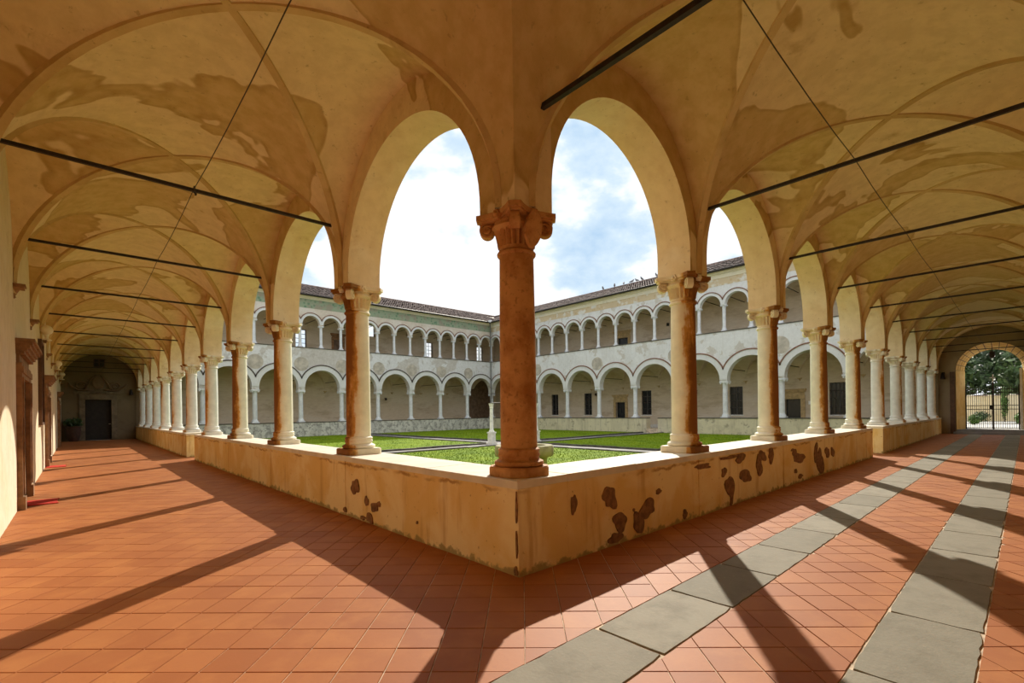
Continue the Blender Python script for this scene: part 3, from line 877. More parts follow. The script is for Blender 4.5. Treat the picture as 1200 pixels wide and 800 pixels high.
# roofs
def roof(name, P, s0, s1, mitre0, mitre1):
    root = tag(empty(name), kind='structure')
    ea, eb, za, zb = -.62, 4.6, 11.43, 13.46
    def zz(d): return za + (zb - za) * (d - ea) / (eb - ea)
    mb = MB(); nrow, pitch = 14, .23
    nc = int((s1 - s0 + 6) / pitch)
    for rI in range(nrow):
        d0, d1 = ea + (eb - ea) * rI / nrow, ea + (eb - ea) * (rI + 1.15) / nrow
        b = len(mb.v); k5 = 5; cols = 0
        for c in range(nc):
            hk = random.uniform(.5, 1.2)
            for q in range(k5):
                s = s0 - 3 + (c + q / k5) * pitch
                h = .05 * abs(math.sin(PI * q / k5)) * hk + random.uniform(0, .012)
                for d, lift in ((d0, .05), (d1, .0)):
                    lo = s0 + (mitre0 * d); hi = s1 + (mitre1 * d)
                    sx = min(max(s, lo), hi)
                    mb.v.append(P(sx, d, zz(d) + h + lift))
                cols += 1
        for i in range(cols - 1):
            mb.f.append((b + 2 * i, b + 2 * i + 2, b + 2 * i + 3, b + 2 * i + 1))
    tl = mb.build('roof_tiles', M['roof'], root); tag(tl, kind='stuff')
    mb = MB()
    mb.poly([P(s0 + mitre0 * ea, ea, za - .02), P(s1 + mitre1 * ea, ea, za - .02), P(s1 + mitre1 * eb, eb, zb - .02), P(s0 + mitre0 * eb, eb, zb - .02)])
    mb.poly([P(s0 + mitre0 * eb, eb, zb - .02), P(s1 + mitre1 * eb, eb, zb - .02), P(s1 + mitre1 * eb, eb, 10.8), P(s0 + mitre0 * eb, eb, 10.8)])
    mb.build('roof_deck', M['wood'], root)
    mb = MB(); mb.tube([P(s0 + mitre0 * ea, ea - .05, za - .03), P(s1 + mitre1 * ea, ea - .05, za - .03)], .085, 8); mb.build('gutter', M['iron'], root, 180)
    mb = MB(); mb.tube([P(s0 + mitre0 * eb, eb, zb + .06), P(s1 + mitre1 * eb, eb, zb + .06)], .11, 8); mb.build('ridge_tiles', M['roof'], root, 180)
    return root
roof('roof_far_left', PFL, -1.5, XF, 0, 1)
roof('roof_far_right', PFR, -1.5, YF, 0, 1)

# ---- court: path bed, four lawns with kerbs
mb = MB(); mb.box((PO_X, PO_Y, ZG - .3), (XF - .3, YF - .3, ZG - .04)); structure('ground', mb, M['pathstone'])
LX, LY = [(PO_X - .15, 17.75), (19.55, XF - .14)], [(PO_Y - .15, 19.45), (21.25, YF - .14)]
# path flags
pth = tag(empty('trim_3'), kind='structure')
def flags(x0, x1, y0, y1, alongx):
    s, e_ = (x0, x1) if alongx else (y0, y1)
    while s < e_ - .05:
        t = min(e_, s + random.uniform(.8, 1.2))
        for a, b in ((0, .5), (.5, 1)):
            mb = MB()
            if alongx: mb.box((s + .008, y0 + (y1 - y0) * a + .008, ZG - .05), (t - .008, y0 + (y1 - y0) * b - .008, ZG - .02 + random.uniform(-.004, .004)))
            else: mb.box((x0 + (x1 - x0) * a + .008, s + .008, ZG - .05), (x0 + (x1 - x0) * b - .008, t - .008, ZG - .02 + random.uniform(-.004, .004)))
            mb.build('path_flag', M['pathstone'], pth)
        s = t
flags(PO_X + .15, XF - .45, 19.65, 21.05, True)
flags(17.95, 19.35, PO_Y + .15, 19.65, False); flags(17.95, 19.35, 21.05, YF - .45, False)
names = {(0, 0): 'bright green lawn in front of the corner column', (1, 0): 'green lawn before the white loggia with iron barred windows',
         (0, 1): 'green lawn between the left arcade and the green frieze front', (1, 1): 'shaded green lawn in the far corner of the court'}
for i, (xa, xb) in enumerate(LX):
    for j, (ya, yb) in enumerate(LY):
        t = empty('lawn', ((xa + xb) / 2, (ya + yb) / 2, ZG)); tag(t, names[(i, j)], 'lawn', 'lawns of the court')
        hx, hy = (xb - xa) / 2, (yb - ya) / 2
        mb = MB(); mb.box((-hx + .18, -hy + .18, -.08), (hx - .18, hy - .18, .02)); tag(mb.build('turf', M['grass'], t), kind='stuff')
        mb = MB(); nb = 30000 if (i, j) == (0, 0) else 12000
        for k in range(nb):
            x, y = random.uniform(-hx + .2, hx - .2), random.uniform(-hy + .2, hy - .2)
            a = random.uniform(0, 2 * PI); w = .012; h = random.uniform(.03, .065)
            lx, ly = random.uniform(-.03, .03), random.uniform(-.03, .03)
            mb.poly([(x - w * math.cos(a), y - w * math.sin(a), .015), (x + w * math.cos(a), y + w * math.sin(a), .015), (x + lx, y + ly, .02 + h)])
        tag(mb.build('grass_blades', M['grass'], t), kind='stuff')
        # kerb stones round the lawn
        for (a, b, fx) in ((-hx, hx, 'x'), (-hy, hy, 'y')):
            for sg in (-1, 1):
                # only the path-side edges have visible kerbs
                if sg != (1 if (j if fx == 'x' else i) == 0 else -1): continue
                o = hy if fx == 'x' else hx
                outer_lo = (i if fx == 'x' else j) == 0
                s = a + .2 if outer_lo else a
                b2 = b if outer_lo else b - .2
                while s < b2 - .01:
                    e_ = min(b2, s + random.uniform(.9, 1.3))
                    if b2 - e_ < .3: e_ = b2
                    mb = MB(); zt = .065 + random.uniform(-.012, .012)
                    if fx == 'x': mb.box((s + .01, sg * o - .09, -.08), (e_ - .01, sg * o + .09, zt))
                    else: mb.box((sg * o - .09, s + .01, -.08), (sg * o + .09, e_ - .01, zt))
                    mb.build('kerb_stone', M['kerb'], t)
                    s = e_

# ================================================================== COLUMNS
def concave_square(hd, mid, cut, n=6):
    """abacus outline: corners on the diagonals at distance hd, sides curved in to mid"""
    pts = []
    for q in range(4):
        a = PI / 4 + q * PI / 2
        c, s = math.cos(a), math.sin(a)
        tx, ty = -s, c
        p1 = (hd * c + cut * tx, hd * s + cut * ty)
        a2 = a + PI / 2
        p2 = (hd * math.cos(a2) + cut * math.sin(a2), hd * math.sin(a2) - cut * math.cos(a2))
        am = a + PI / 4
        pts.append((hd * c - cut * tx, hd * s - cut * ty))
        mx, my = mid * math.cos(am), mid * math.sin(am)
        ctrl = (2 * mx - (p1[0] + p2[0]) / 2, 2 * my - (p1[1] + p2[1]) / 2)
        for k in range(n):
            t = k / n
            pts.append(tuple((1 - t) ** 2 * p1[i] + 2 * t * (1 - t) * ctrl[i] + t * t * p2[i] for i in (0, 1)))
    return pts

def chamfer_square(h, c): return [(h - c, -h), (h, -h + c), (h, h - c), (h - c, h), (-h + c, h), (-h, h - c), (-h, -h + c), (-h + c, -h)]

mb = MB(); mb.prism(chamfer_square(.272, .045), 0, .085); mb.prism(chamfer_square(.262, .045), .085, .094); ME_plinth = mb.mesh('plinth', M['col'])
mb = MB(); mb.prism(chamfer_square(.265, .11), 0, .085); mb.prism(chamfer_square(.256, .105), .085, .094); ME_plinth_c = mb.mesh('plinth', M['col_corner'])
prof = [(.225, .094), (.245, .104), (.254, .122), (.246, .142), (.226, .152), (.214, .158), (.204, .168), (.203, .182), (.212, .192),
        (.214, .205), (.206, .228), (.206, .24), (.213, .252), (.211, .262), (.196, .272), (.188, .276)]
ME_base = MB().lathe(prof, 40).mesh('base', M['col'], 40)
ME_base_c = MB().lathe(prof, 40).mesh('base', M['col_corner'], 40)
H_AST = 3.115 - PH
prof = [(.186, .27), (.185, .6), (.183, 1.2), (.179, 1.7), (.174, H_AST - .06), (.174, H_AST - .03), (.186, H_AST - .028), (.196, H_AST - .015), (.198, H_AST), (.190, H_AST + .012), (.176, H_AST + .016)]
ME_shaft = MB().lathe(prof, 40).mesh('shaft', M['col'], 50)
ME_shaft_c = MB().lathe(prof, 40).mesh('shaft', M['col_corner'], 50)
# carved capital: fluted bell, echinus, abacus, corner volutes, rosettes (z from the astragal)
HC = ZC - PH - H_AST - .012
NFL = 20
def fl_mod(i, j, z):
    if .05 < z < .20:
        ph = (j % 4)
        return (1.06, .965, .84, .965)[ph]
    return 1.0
bell = [(.172, 0), (.182, .012), (.176, .025), (.178, .045), (.180, .055), (.186, .10), (.196, .15), (.206, .195), (.214, .205), (.236, .215), (.250, .232), (.246, .25), (.226, .262), (.222, .31)]
def cap_meshes(m):
    b = MB().lathe(bell, NFL * 4, fl_mod).mesh('capital', m, 50)
    a = MB()
    a.prism(concave_square(.375, .228, .055), .30, .325); a.prism(concave_square(.402, .256, .06), .325, HC)
    a = a.mesh('abacus', m, 30)
    v = MB()       # spiral volute in the (radial, z) plane, axis tangential; local +x is radial
    n = 40; turns = 1.9; cxr, czr = .288, .228
    pts = []
    for k in range(n + 1):
        t = k / n
        r = .084 * (1 - t) + .014 * t
        a_ = PI * .62 - turns * 2 * PI * t
        pts.append((cxr + r * math.cos(a_), czr + r * math.sin(a_), .042 + .016 * t))
    pts = [(.215, .275, .03), (.25, .292, .036)] + pts
    b0 = len(v.v)
    for k, (x, z, w) in enumerate(pts):
        d = Vector((pts[min(k + 1, len(pts) - 1)][0] - pts[max(k - 1, 0)][0], pts[min(k + 1, len(pts) - 1)][1] - pts[max(k - 1, 0)][1])).normalized()
        nx, nz_ = -d.y * .011, d.x * .011
        for sx, sw in ((1, 1), (-1, 1), (-1, -1), (1, -1)): v.v.append((x + sx * nx, sw * w, z + sx * nz_))
    for k in range(len(pts) - 1):
        for q in range(4):
            w = (q + 1) % 4; o = b0 + k * 4
            v.f.append((o + q, o + w, o + 4 + w, o + 4 + q))
    v.f.append((b0, b0 + 1, b0 + 2, b0 + 3)); e_ = b0 + 4 * (len(pts) - 1); v.f.append((e_ + 3, e_ + 2, e_ + 1, e_))
    # core disc
    n = len(v.v); k2 = 20
    for w in (-.034, .034):
        v.v += [(cxr + .064 * math.cos(2 * PI * i / k2), w, czr + .064 * math.sin(2 * PI * i / k2)) for i in range(k2)]
    v.f.append(tuple(n + i for i in range(k2))); v.f.append(tuple(n + k2 + i for i in reversed(range(k2))))
    for i in range(k2): v.f.append((n + i, n + (i + 1) % k2, n + k2 + (i + 1) % k2, n + k2 + i))
    v = v.mesh('volute', m, 40)
    r = MB()       # five-lobed rosette, local +x outward
    k2 = 30
    rings = [(-.02, .045), (.02, .050), (.036, .042), (.034, .024), (.05, .018), (.056, .006)]
    n = 0
    for (x, rr) in rings:
        for i in range(k2):
            a_ = 2 * PI * i / k2; q = rr * (1 + .13 * math.cos(6 * a_)); r.v.append((.245 + x, q * math.cos(a_), .332 + q * math.sin(a_)))
    for a_ in range(len(rings) - 1):
        for i in range(k2): r.f.append((a_ * k2 + i, a_ * k2 + (i + 1) % k2, (a_ + 1) * k2 + (i + 1) % k2, (a_ + 1) * k2 + i))
    r.f.append(tuple((len(rings) - 1) * k2 + i for i in range(k2)))
    r = r.mesh('rosette', m, 60)
    return b, a, v, r
CAP = cap_meshes(M['cap']); CAP_C = cap_meshes(M['col_corner'])

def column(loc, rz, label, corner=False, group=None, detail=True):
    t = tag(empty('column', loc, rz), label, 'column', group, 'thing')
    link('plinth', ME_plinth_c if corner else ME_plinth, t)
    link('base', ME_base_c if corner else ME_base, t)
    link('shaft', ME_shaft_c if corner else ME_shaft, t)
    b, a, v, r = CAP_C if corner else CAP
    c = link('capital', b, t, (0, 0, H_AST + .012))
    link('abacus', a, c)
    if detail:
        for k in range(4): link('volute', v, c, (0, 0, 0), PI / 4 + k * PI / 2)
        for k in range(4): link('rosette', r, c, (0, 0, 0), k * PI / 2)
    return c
def paler(c):
    for o in [c] + list(c.children) + [q for q in c.parent.children if q is not c]:
        sl = o.material_slots[0]; pale = M['cap_pale'] if sl.material is M['cap'] else M['col_pale']
        sl.link = 'OBJECT'; sl.material = pale
capc = column((X0, Y0, PH), 0, 'rust-brown stone corner column where the two arcades meet, with shield on capital', True)
# carved shield on the side of the corner capital that faces the right gallery
mb = MB(); k2 = 28
rings = [(0, 1.0), (.028, 1.0), (.034, .92), (.030, .84), (.046, .5), (.052, .2)]
for (d, s) in rings:
    for i in range(k2):
        a = 2 * PI * i / k2
        w, h = .112 * s * math.cos(a), .172 * s * math.sin(a)
        if h < 0: w *= 1 - .25 * (h / .172) ** 2
        tilt = (h + .172) * .20
        mb.v.append((w, -.195 - d - tilt, .178 + h))
for a_ in range(len(rings) - 1):
    for i in range(k2): mb.f.append((a_ * k2 + i, a_ * k2 + (i + 1) % k2, (a_ + 1) * k2 + (i + 1) % k2, (a_ + 1) * k2 + i))
mb.f.append(tuple((len(rings) - 1) * k2 + i for i in range(k2)))
mb.build('shield', M['col_corner'], capc, 40)
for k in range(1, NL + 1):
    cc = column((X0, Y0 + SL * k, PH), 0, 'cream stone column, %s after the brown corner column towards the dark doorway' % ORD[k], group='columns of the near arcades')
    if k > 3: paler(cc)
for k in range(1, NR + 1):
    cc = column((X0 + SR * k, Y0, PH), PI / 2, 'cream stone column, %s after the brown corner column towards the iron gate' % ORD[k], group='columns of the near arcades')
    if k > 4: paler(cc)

# far columns
def far_col_meshes(r, h, cap):
    p = MB().prism(chamfer_square(r * 1.5, .02), 0, .09).mesh('plinth', M['far_col'])
    b = MB().lathe([(r * 1.4, .09), (r * 1.42, .13), (r * 1.2, .18), (r * 1.22, .23), (r, .27)], 16).mesh('base', M['far_col'], 50)
    s = MB().lathe([(r, .27), (r * .94, h - cap - .03), (r * 1.1, h - cap - .02), (r * 1.1, h - cap)], 16).mesh('shaft', M['far_col'], 50)
    c = MB().lathe([(r * .95, h - cap), (r * 1.05, h - cap * .6), (r * 1.4, h - cap * .3)], 16)
    c.prism(concave_square(r * 2.2, r * 1.35, r * .3, 3), h - cap * .3, h)
    for q in range(4):
        a = PI / 4 + q * PI / 2; cx, cy = r * 1.75 * math.cos(a), r * 1.75 * math.sin(a)
        c.prism([(cx + r * .32 * math.cos(i * PI / 4), cy + r * .32 * math.sin(i * PI / 4)) for i in range(8)], h - cap * .55, h - cap * .28)
    return [(p, 'plinth'), (b, 'base'), (s, 'shaft'), (c.mesh('capital', M['far_col'], 40), 'capital')]
FC = far_col_meshes(.18, ZC - PH, .38); FU = far_col_meshes(.12, 9.0 - 7.09, .22)
def farcol(ms, loc, label, group):
    t = tag(empty('column', loc), label, 'column', group, 'thing')
    for me, nme in ms: link(nme, me, t)
for k in range(1, NR + 1):
    farcol(FC, (pfl[k], YF, PH), 'white lower loggia column under the green frieze, %s' % ('at the drainpipe corner' if k == NR else '%s from the drainpipe corner column' % ORD[NR - k]), 'lower columns of the green frieze front')
for k in range(1, NL):
    farcol(FC, (XF, pfr[k], PH), 'white lower column of the tan frieze front, %s from the drainpipe corner column' % ORD[NL - k], 'lower columns of the tan frieze front')
for k in range(1, 2 * NR + 1):
    farcol(FU, (ufl[k], YF, 7.09), 'slim white upper loggia column under the green frieze, %s' % ('at the drainpipe corner' if k == 2 * NR else '%s from the drainpipe corner column' % ORD[2 * NR - k]), 'upper columns of the green frieze front')
for k in range(0, 2 * NL):
    farcol(FU, (XF, ufr[k], 7.09), 'slim white upper column of the tan frieze front, %s from the drainpipe corner column' % ORD[2 * NL - k], 'upper columns of the tan frieze front')

# ================================================================== TIE RODS, CABLES, CORBELS
def rod(a, b, label, group, r=.028, anchor=True):
    mid = [(p + q) / 2 for p, q in zip(a, b)]
    t = tag(empty('tie_rod', mid), label, 'tie rod', group)
    la = [p - m for p, m in zip(a, mid)]; lb = [p - m for p, m in zip(b, mid)]
    MB().tube([la, lb], r, 4).build('bar', M['iron'], t)
    if anchor:
        d = (Vector(lb) - Vector(la)).normalized()
        for e_ in (la, lb):
            MB().tube([Vector(e_) - d * .02, Vector(e_) + d * .02], r * 2.0, 8).build('anchor_plate', M['iron'], t)
for k in range(1, NL + 1):
    rod((WX, Y0 + SL * k, RODZ), (X0 - T, Y0 + SL * k, RODZ), 'black iron tie rod across the gallery with the dark doorway, %s from the corner column' % ORD[k], 'tie rods of the doorway gallery')
rod((X0 - .02, WY, RODZ), (X0 - .02, Y0 - T, RODZ), 'thick black iron tie rod anchored above the brown corner column', 'tie rods of the gate gallery', .034)
for k in range(1, NR + 1):
    rod((X0 + SR * k, WY, RODZ), (X0 + SR * k, Y0 - T, RODZ), 'black iron tie rod across the gallery with the iron gate, %s after the corner column' % ORD[k], 'tie rods of the gate gallery')
for k in range(1, NR):
    rod((pfl[k], YF + T, RODZ), (pfl[k], BY, RODZ), 'thin lower loggia tie rod under the green frieze, %s from the drainpipe' % ORD[NR - k], 'tie rods of the far loggia under the green frieze', .03, False)
for k in range(1, NL):
    rod((XF + T, pfr[k], RODZ), (BX, pfr[k], RODZ), 'thin lower loggia tie rod of the tan frieze front, %s from the drainpipe' % ORD[NL - k], 'tie rods of the far loggia under the tan frieze', .03, False)
for k in range(1, 2 * NR):
    rod((ufl[k], YF + .17, 9.75), (ufl[k], BY, 9.75), 'thin upper loggia tie rod under the green frieze, %s from the drainpipe' % ORD[2 * NR - k], 'upper tie rods under the green frieze', .028, False)
for k in range(1, 2 * NL):
    rod((XF + .17, ufr[k], 9.75), (BX, ufr[k], 9.75), 'thin upper loggia tie rod of the tan frieze front, %s from the drainpipe' % ORD[2 * NL - k], 'upper tie rods under the tan frieze', .028, False)
def cable(pts, label):
    o = MB().tube(pts, .0048, 6).build('cable', M['wire'], None, 180); tag(o, label, 'cable')
    return o
pts = []
for k in range(-1, NL + 1):
    y = Y0 + SL * k
    pts.append((1.13, max(y, WY), RODZ + .01))
    if k < NL: pts += [(1.13, y + SL * f, RODZ - .035 * math.sin(PI * f)) for f in (.25, .5, .75) if y + SL * f > WY]
cb = cable(pts, 'thin dark cable strung along the middle of the doorway gallery')
mb = MB(); mb.tube([(1.13, Y0 + SL - .06, RODZ - .03), (1.14, Y0 + SL, RODZ + .05), (1.12, Y0 + SL + .08, RODZ + .02), (1.15, Y0 + SL - .03, RODZ - .05), (1.13, Y0 + SL - .12, RODZ - .10)], .012, 6)
mb.build('knot', M['wire'], cb, 180)
pts = []
for k in range(-1, NR + 1):
    x = X0 + SR * k
    pts.append((max(x, WX), 1.33, RODZ + .01))
    if k < NR: pts += [(x + SR * f, 1.33, RODZ - .03 * math.sin(PI * f)) for f in (.25, .5, .75) if x + SR * f > WX]
cable(pts, 'thin dark cable strung along the middle of the gate gallery')

def corbel_mesh(m):
    mb = MB()
    n = 12
    prof = [(.02, -.30), (.05, -.27), (.035, -.23), (.07, -.16), (.12, -.06), (.16, -.04)]
    for r, z in prof:
        for i in range(n + 1):
            a = -PI / 2 + PI * i / n; mb.v.append((r * math.cos(a), r * math.sin(a), z))
    for k in range(len(prof) - 1):
        for i in range(n): mb.f.append((k * (n + 1) + i, k * (n + 1) + i + 1, (k + 1) * (n + 1) + i + 1, (k + 1) * (n + 1) + i))
    mb.box((-.02, -.2, -.04), (.2, .2, .02)); mb.box((-.02, -.22, .02), (.23, .22, .06))
    mb.v = [(x * .62, y * .62, z * .62) for x, y, z in mb.v]
    return mb.mesh('corbel', m, 40)
ME_corb = corbel_mesh(M['doorstone']); ME_corb2 = corbel_mesh(M['doorstone2'])
for k in range(1, NL + 1): link('corbel', ME_corb, wall_left, (WX, Y0 + SL * k, 3.62))
for k in range(1, NR): link('corbel', ME_corb2, wbl, (pfl[k], BY, 3.62), -PI / 2)
for k in range(1, NL): link('corbel', ME_corb2, wbr, (BX, pfr[k], 3.62), PI)

# ================================================================== DOORS AND WINDOWS
door_n = [0]; win_n = [0]
def surround(P, a, b, ztop, m, leafm, w=.22, proud=.10, corn=.26, z0=0., inset=.22, planks=0, frieze=.18):
    """stone door surround with cornice; P depth positive into the wall"""
    door_n[0] += 1
    t = tag(empty('door_%d' % door_n[0]), kind='structure')
    for s0_, s1_ in ((a - w, a), (b, b + w)):
        mb = MB(); pbox(mb, P, (s0_, -proud, z0), (s1_, .06, ztop)); pbox(mb, P, (s0_ + w * .25, -proud - .02, z0 + .25), (s1_ - w * .25, -proud, ztop))
        pbox(mb, P, (s0_ - .015, -proud - .03, z0), (s1_ + .015, .0, z0 + .22)); mb.build('jamb', m, t)
    mb = MB(); pbox(mb, P, (a - w, -proud, ztop), (b + w, .06, ztop + w)); pbox(mb, P, (a - w, -proud - .02, ztop + w * .3), (b + w, -proud, ztop + w * .75)); mb.build('lintel', m, t)
    zt = ztop + w
    mb = MB(); pbox(mb, P, (a - w + .03, -proud + .03, zt), (b + w - .03, .03, zt + frieze)); mb.build('door_frieze', m, t)
    mb = MB(); zt += frieze
    for k in range(5):
        o = proud + corn * (k + 1) / 5
        e_ = corn * (k + 1) / 5
        pbox(mb, P, (a - w - e_ * .6, -o, zt + .05 * k), (b + w + e_ * .6, .03, zt + .05 * (k + 1)))
    mb.build('cornice', m, t)
    mb = MB(); pbox(mb, P, (a, inset, z0), (b, inset + .06, ztop)); lf = mb.build('leaf', leafm, t)
    mid = (a + b) / 2
    for sa, sb in ((a + .08, mid - .05), (mid + .05, b - .08)):
        for za, zb in ((z0 + .15, z0 + (ztop - z0) * .45), (z0 + (ztop - z0) * .52, ztop - .12)):
            mb = MB(); pbox(mb, P, (sa, inset - .015, za), (sb, inset, zb)); mb.build('door_panel', leafm, lf)
    return t
for a, b in doors: surround(PLW, a, b, 2.2, M['doorstone'], M['wood'], .24, .07, .16, inset=.2, frieze=.14)
# doormats
for (y0, y1, lab) in ((11.68, 12.28, 'bright red doormat before the first brown stone doorway, nearest the corner'), (20.1, 20.75, 'small red doormat before the second brown stone doorway along the wall')):
    t = tag(empty('doormat', (-.47, (y0 + y1) / 2, .004)), lab, 'doormat', 'red doormats')
    h = (y1 - y0) / 2
    mb = MB(); mb.box((-.22, -h + .03, 0), (.20, h - .03, .014)); mb.build('pile', M['red'], t)
    for sg in (-1, 1): MB().box((-.24, sg * h - .03, 0), (.22, sg * h + .03, .011)).build('edging', M['red'], t)
# end doorway: stone frame, dark leaf, window above, stucco relief
door_n[0] += 1
t = tag(empty('door_%d' % door_n[0]), kind='structure')
for a, b in ((.11, .40), (1.70, 1.98)): pbox(MB(), PEL, (a, -.09, 0), (b, .05, 2.66)).build('jamb', M['endstone'], t)
pbox(MB(), PEL, (.11, -.09, 2.66), (1.98, .05, 3.02)).build('lintel', M['endstone'], t)
mb = MB(); pbox(mb, PEL, (-.1, -.16, 3.02), (2.2, .03, 3.09)); pbox(mb, PEL, (-.19, -.24, 3.09), (2.3, .03, 3.17)); mb.build('cornice', M['endstone'], t)
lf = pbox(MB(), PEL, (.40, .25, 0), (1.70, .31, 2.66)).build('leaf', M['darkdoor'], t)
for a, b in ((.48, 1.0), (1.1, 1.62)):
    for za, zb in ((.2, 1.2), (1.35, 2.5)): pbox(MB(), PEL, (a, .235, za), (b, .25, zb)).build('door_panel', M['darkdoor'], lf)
mb = MB(); mb.tube([(1.66, EY + .25, 1.05), (1.66, EY + .18, 1.05), (1.56, EY + .17, 1.05)], .015, 6); mb.build('handle', M['flash'], lf)
win_n[0] += 1
t = tag(empty('window_%d' % win_n[0]), kind='structure')
pbox(MB(), PEL, (.81, .2, 4.78), (1.41, .23, 5.36)).build('pane', M['dark'], t)
mb = MB()
for a, b, c, d in ((.81, 1.41, 4.78, 4.83), (.81, 1.41, 5.31, 5.36), (.81, .86, 4.78, 5.36), (1.36, 1.41, 4.78, 5.36), (1.09, 1.13, 4.78, 5.36)): pbox(mb, PEL, (a, .14, c), (b, .2, d))
mb.build('window_frame', M['wood'], t)
# stucco relief: shield flanked by scrolls
t = tag(empty('stucco_relief', (1.06, EY - .04, 3.2)), 'worn brown stucco relief with scrolls above the dark doorway', 'relief')
def scroll(sg):
    pts, rs = [], []
    for k in range(40):
        u = k / 39
        r = .34 * (1 - .8 * u); a = -PI * .35 + 3.4 * PI * u
        pts.append((sg * (.85 - r * math.cos(a)), -.03, .36 + r * math.sin(a) * .85)); rs.append(.055 * (1 - .5 * u))
    return MB().tube([(sg * .12, -.03, 1.05), (sg * .3, -.03, .85)] + pts, [.05, .06] + rs, 7)
for sg in (-1, 1): scroll(sg).build('scroll', M['stucco'], t, 180)
mb = MB(); rr = [(0, 1), (.05, 1), (.07, .85), (.06, .75), (.1, .3)]
for d, s in rr:
    for i in range(24):
        a = 2 * PI * i / 24; mb.v.append((.3 * s * math.cos(a), .01 - d, .55 + .42 * s * math.sin(a)))
for k in range(4):
    for i in range(24): mb.f.append((k * 24 + i, k * 24 + (i + 1) % 24, (k + 1) * 24 + (i + 1) % 24, (k + 1) * 24 + i))
mb.f.append(tuple(4 * 24 + i for i in range(24))); mb.build('cartouche', M['stucco'], t, 50)
for sg in (-1, 1):
    mb = MB(); mb.tube([(sg * .25, -.02, .1), (sg * .6, -.03, .05), (sg * 1.0, -.03, .08), (sg * 1.35, -.03, .35), (sg * 1.45, -.03, .55)], [.03, .05, .05, .05, .02], 7); mb.build('leaf_spray', M['stucco'], t, 180)

# barred windows of the lower right loggia
def window(P, a, b, z0, z1, pane, bars=0, mull=(1, 3), frm='frame', inset=.18, sill=True, barm=True):
    win_n[0] += 1
    t = tag(empty('window_%d' % win_n[0]), kind='structure')
    nx, nz_ = mull
    ws, hs = (b - a) / (nx + 1), (z1 - z0) / (nz_ + 1)
    for i in range(nx + 1):
        for j in range(nz_ + 1):
            pbox(MB(), P, (a + ws * i + .02, inset + .02, z0 + hs * j + .02), (a + ws * (i + 1) - .02, inset + .03, z0 + hs * (j + 1) - .02)).build('pane', M[pane], t)
    mb = MB()
    for s_, e_ in ((a, a + .05), (b - .05, b)): pbox(mb, P, (s_, inset - .02, z0), (e_, inset + .05, z1))
    for s_, e_ in ((z0, z0 + .05), (z1 - .05, z1)): pbox(mb, P, (a, inset - .02, s_), (b, inset + .05, e_))
    for i in range(1, nx + 1): pbox(mb, P, (a + ws * i - .022, inset - .01, z0), (a + ws * i + .022, inset + .045, z1))
    for j in range(1, nz_ + 1): pbox(mb, P, (a, inset - .01, z0 + hs * j - .02), (b, inset + .045, z0 + hs * j + .02))
    mb.build('window_frame', M[frm], t)
    if sill: pbox(MB(), P, (a - .08, -.06, z0 - .08), (b + .08, .1, z0)).build('window_sill', M['stone_white'], t)
    for k in range(bars):
        s_ = a + (b - a) * (k + .5) / bars
        mb = MB(); mb.tube([P(s_, .05, z0), P(s_, .05, z1)], .013, 6); mb.build('bar', M['iron'], t)
    if bars:
        for z in (z0 + (z1 - z0) * f for f in (.25, .5, .75)):
            mb = MB(); mb.tube([P(a, .05, z), P(b, .05, z)], .012, 6); mb.build('bar', M['iron'], t)
    return t
for a, b, c, d in winR: window(PBR, a, b, c, d, 'dark', 5, (1, 3), 'frame')
for a, b, c, d in winL[:3]: window(PBL, a, b, c, d, 'glass', 0, (1, 3), 'iron')
window(PBL, *winL[3], 'glass', 0, (0, 0), 'iron', sill=False)
for a, b, z0, zt in dorR: surround(PBR, a, b, zt, M['doorstone2'], M['dark'], .27, .07, .16, z0=0., frieze=.2)
surround(PBR, 25.2, 26.4, 8.35, M['doorstone2'], M['dark'], .25, .07, .2, z0=6.55, frieze=.15)
surround(PBL, 18.0, 18.85, 8.6, M['doorstone'], M['woodfar'], .2, .07, .2, z0=6.55, frieze=.1)
# tall wooden gate under the far corner arch
door_n[0] += 1
t = tag(empty('door_%d' % door_n[0]), kind='structure')
a, b = 33.75, 37.4
npl = 14
for k in range(npl):
    s0_, s1_ = a + (b - a) * k / npl + .006, a + (b - a) * (k + 1) / npl - .006
    c_ = (s0_ + s1_) / 2 - (a + b) / 2; R_ = (b - a) / 2
    zt = 3.6 + 1.75 * math.sqrt(max(0, 1 - (c_ / R_) ** 2))
    pbox(MB(), PBL, (s0_, -.08 - .012 * (k % 2), 0), (s1_, -.005, zt)).build('plank', M['woodfar'], t)
mb = MB()
for z in (.5, 1.9, 3.3): pbox(mb, PBL, (a, -.13, z), (b, -.09, z + .16))
mb.build('rail', M['woodfar'], t)
# small white plate on the right back wall
o = pbox(MB(), frame_pts('y', BX), (10.0, -.03, 1.75), (10.42, -.001, 2.0)).build('wall_plate', M['paper']); tag(o, 'small white notice plate beside the stone doorway of the loggia', 'plate')

# ================================================================== FITTINGS
def globe_lamp(loc, label):
    t = tag(empty('wall_lamp', loc), label, 'lamp', 'globe lamps on the corbels of the doorway gallery')
    mb = MB(); mb.lathe([(.11, 0), (.11, .02), (.05, .05), (.035, .09), (.055, .14), (.06, .16)], 16); mb.build('lamp_base', M['globe'], t, 40)
    n = 12
    mb = MB(); mb.lathe([(.001 + .135 * math.sin(PI * k / n), .29 - .135 * math.cos(PI * k / n)) for k in range(n + 1)], 20); mb.build('globe', M['globe'], t, 180)
for k, lab in ((4, 'cream globe lamp standing on the wall corbel before the second doorway'), (7, 'cream globe lamp standing on the wall corbel after the second doorway'), (9, 'cream globe lamp on the wall corbel by the end wall')):
    globe_lamp((WX + .13, Y0 + SL * k, 3.66), lab)
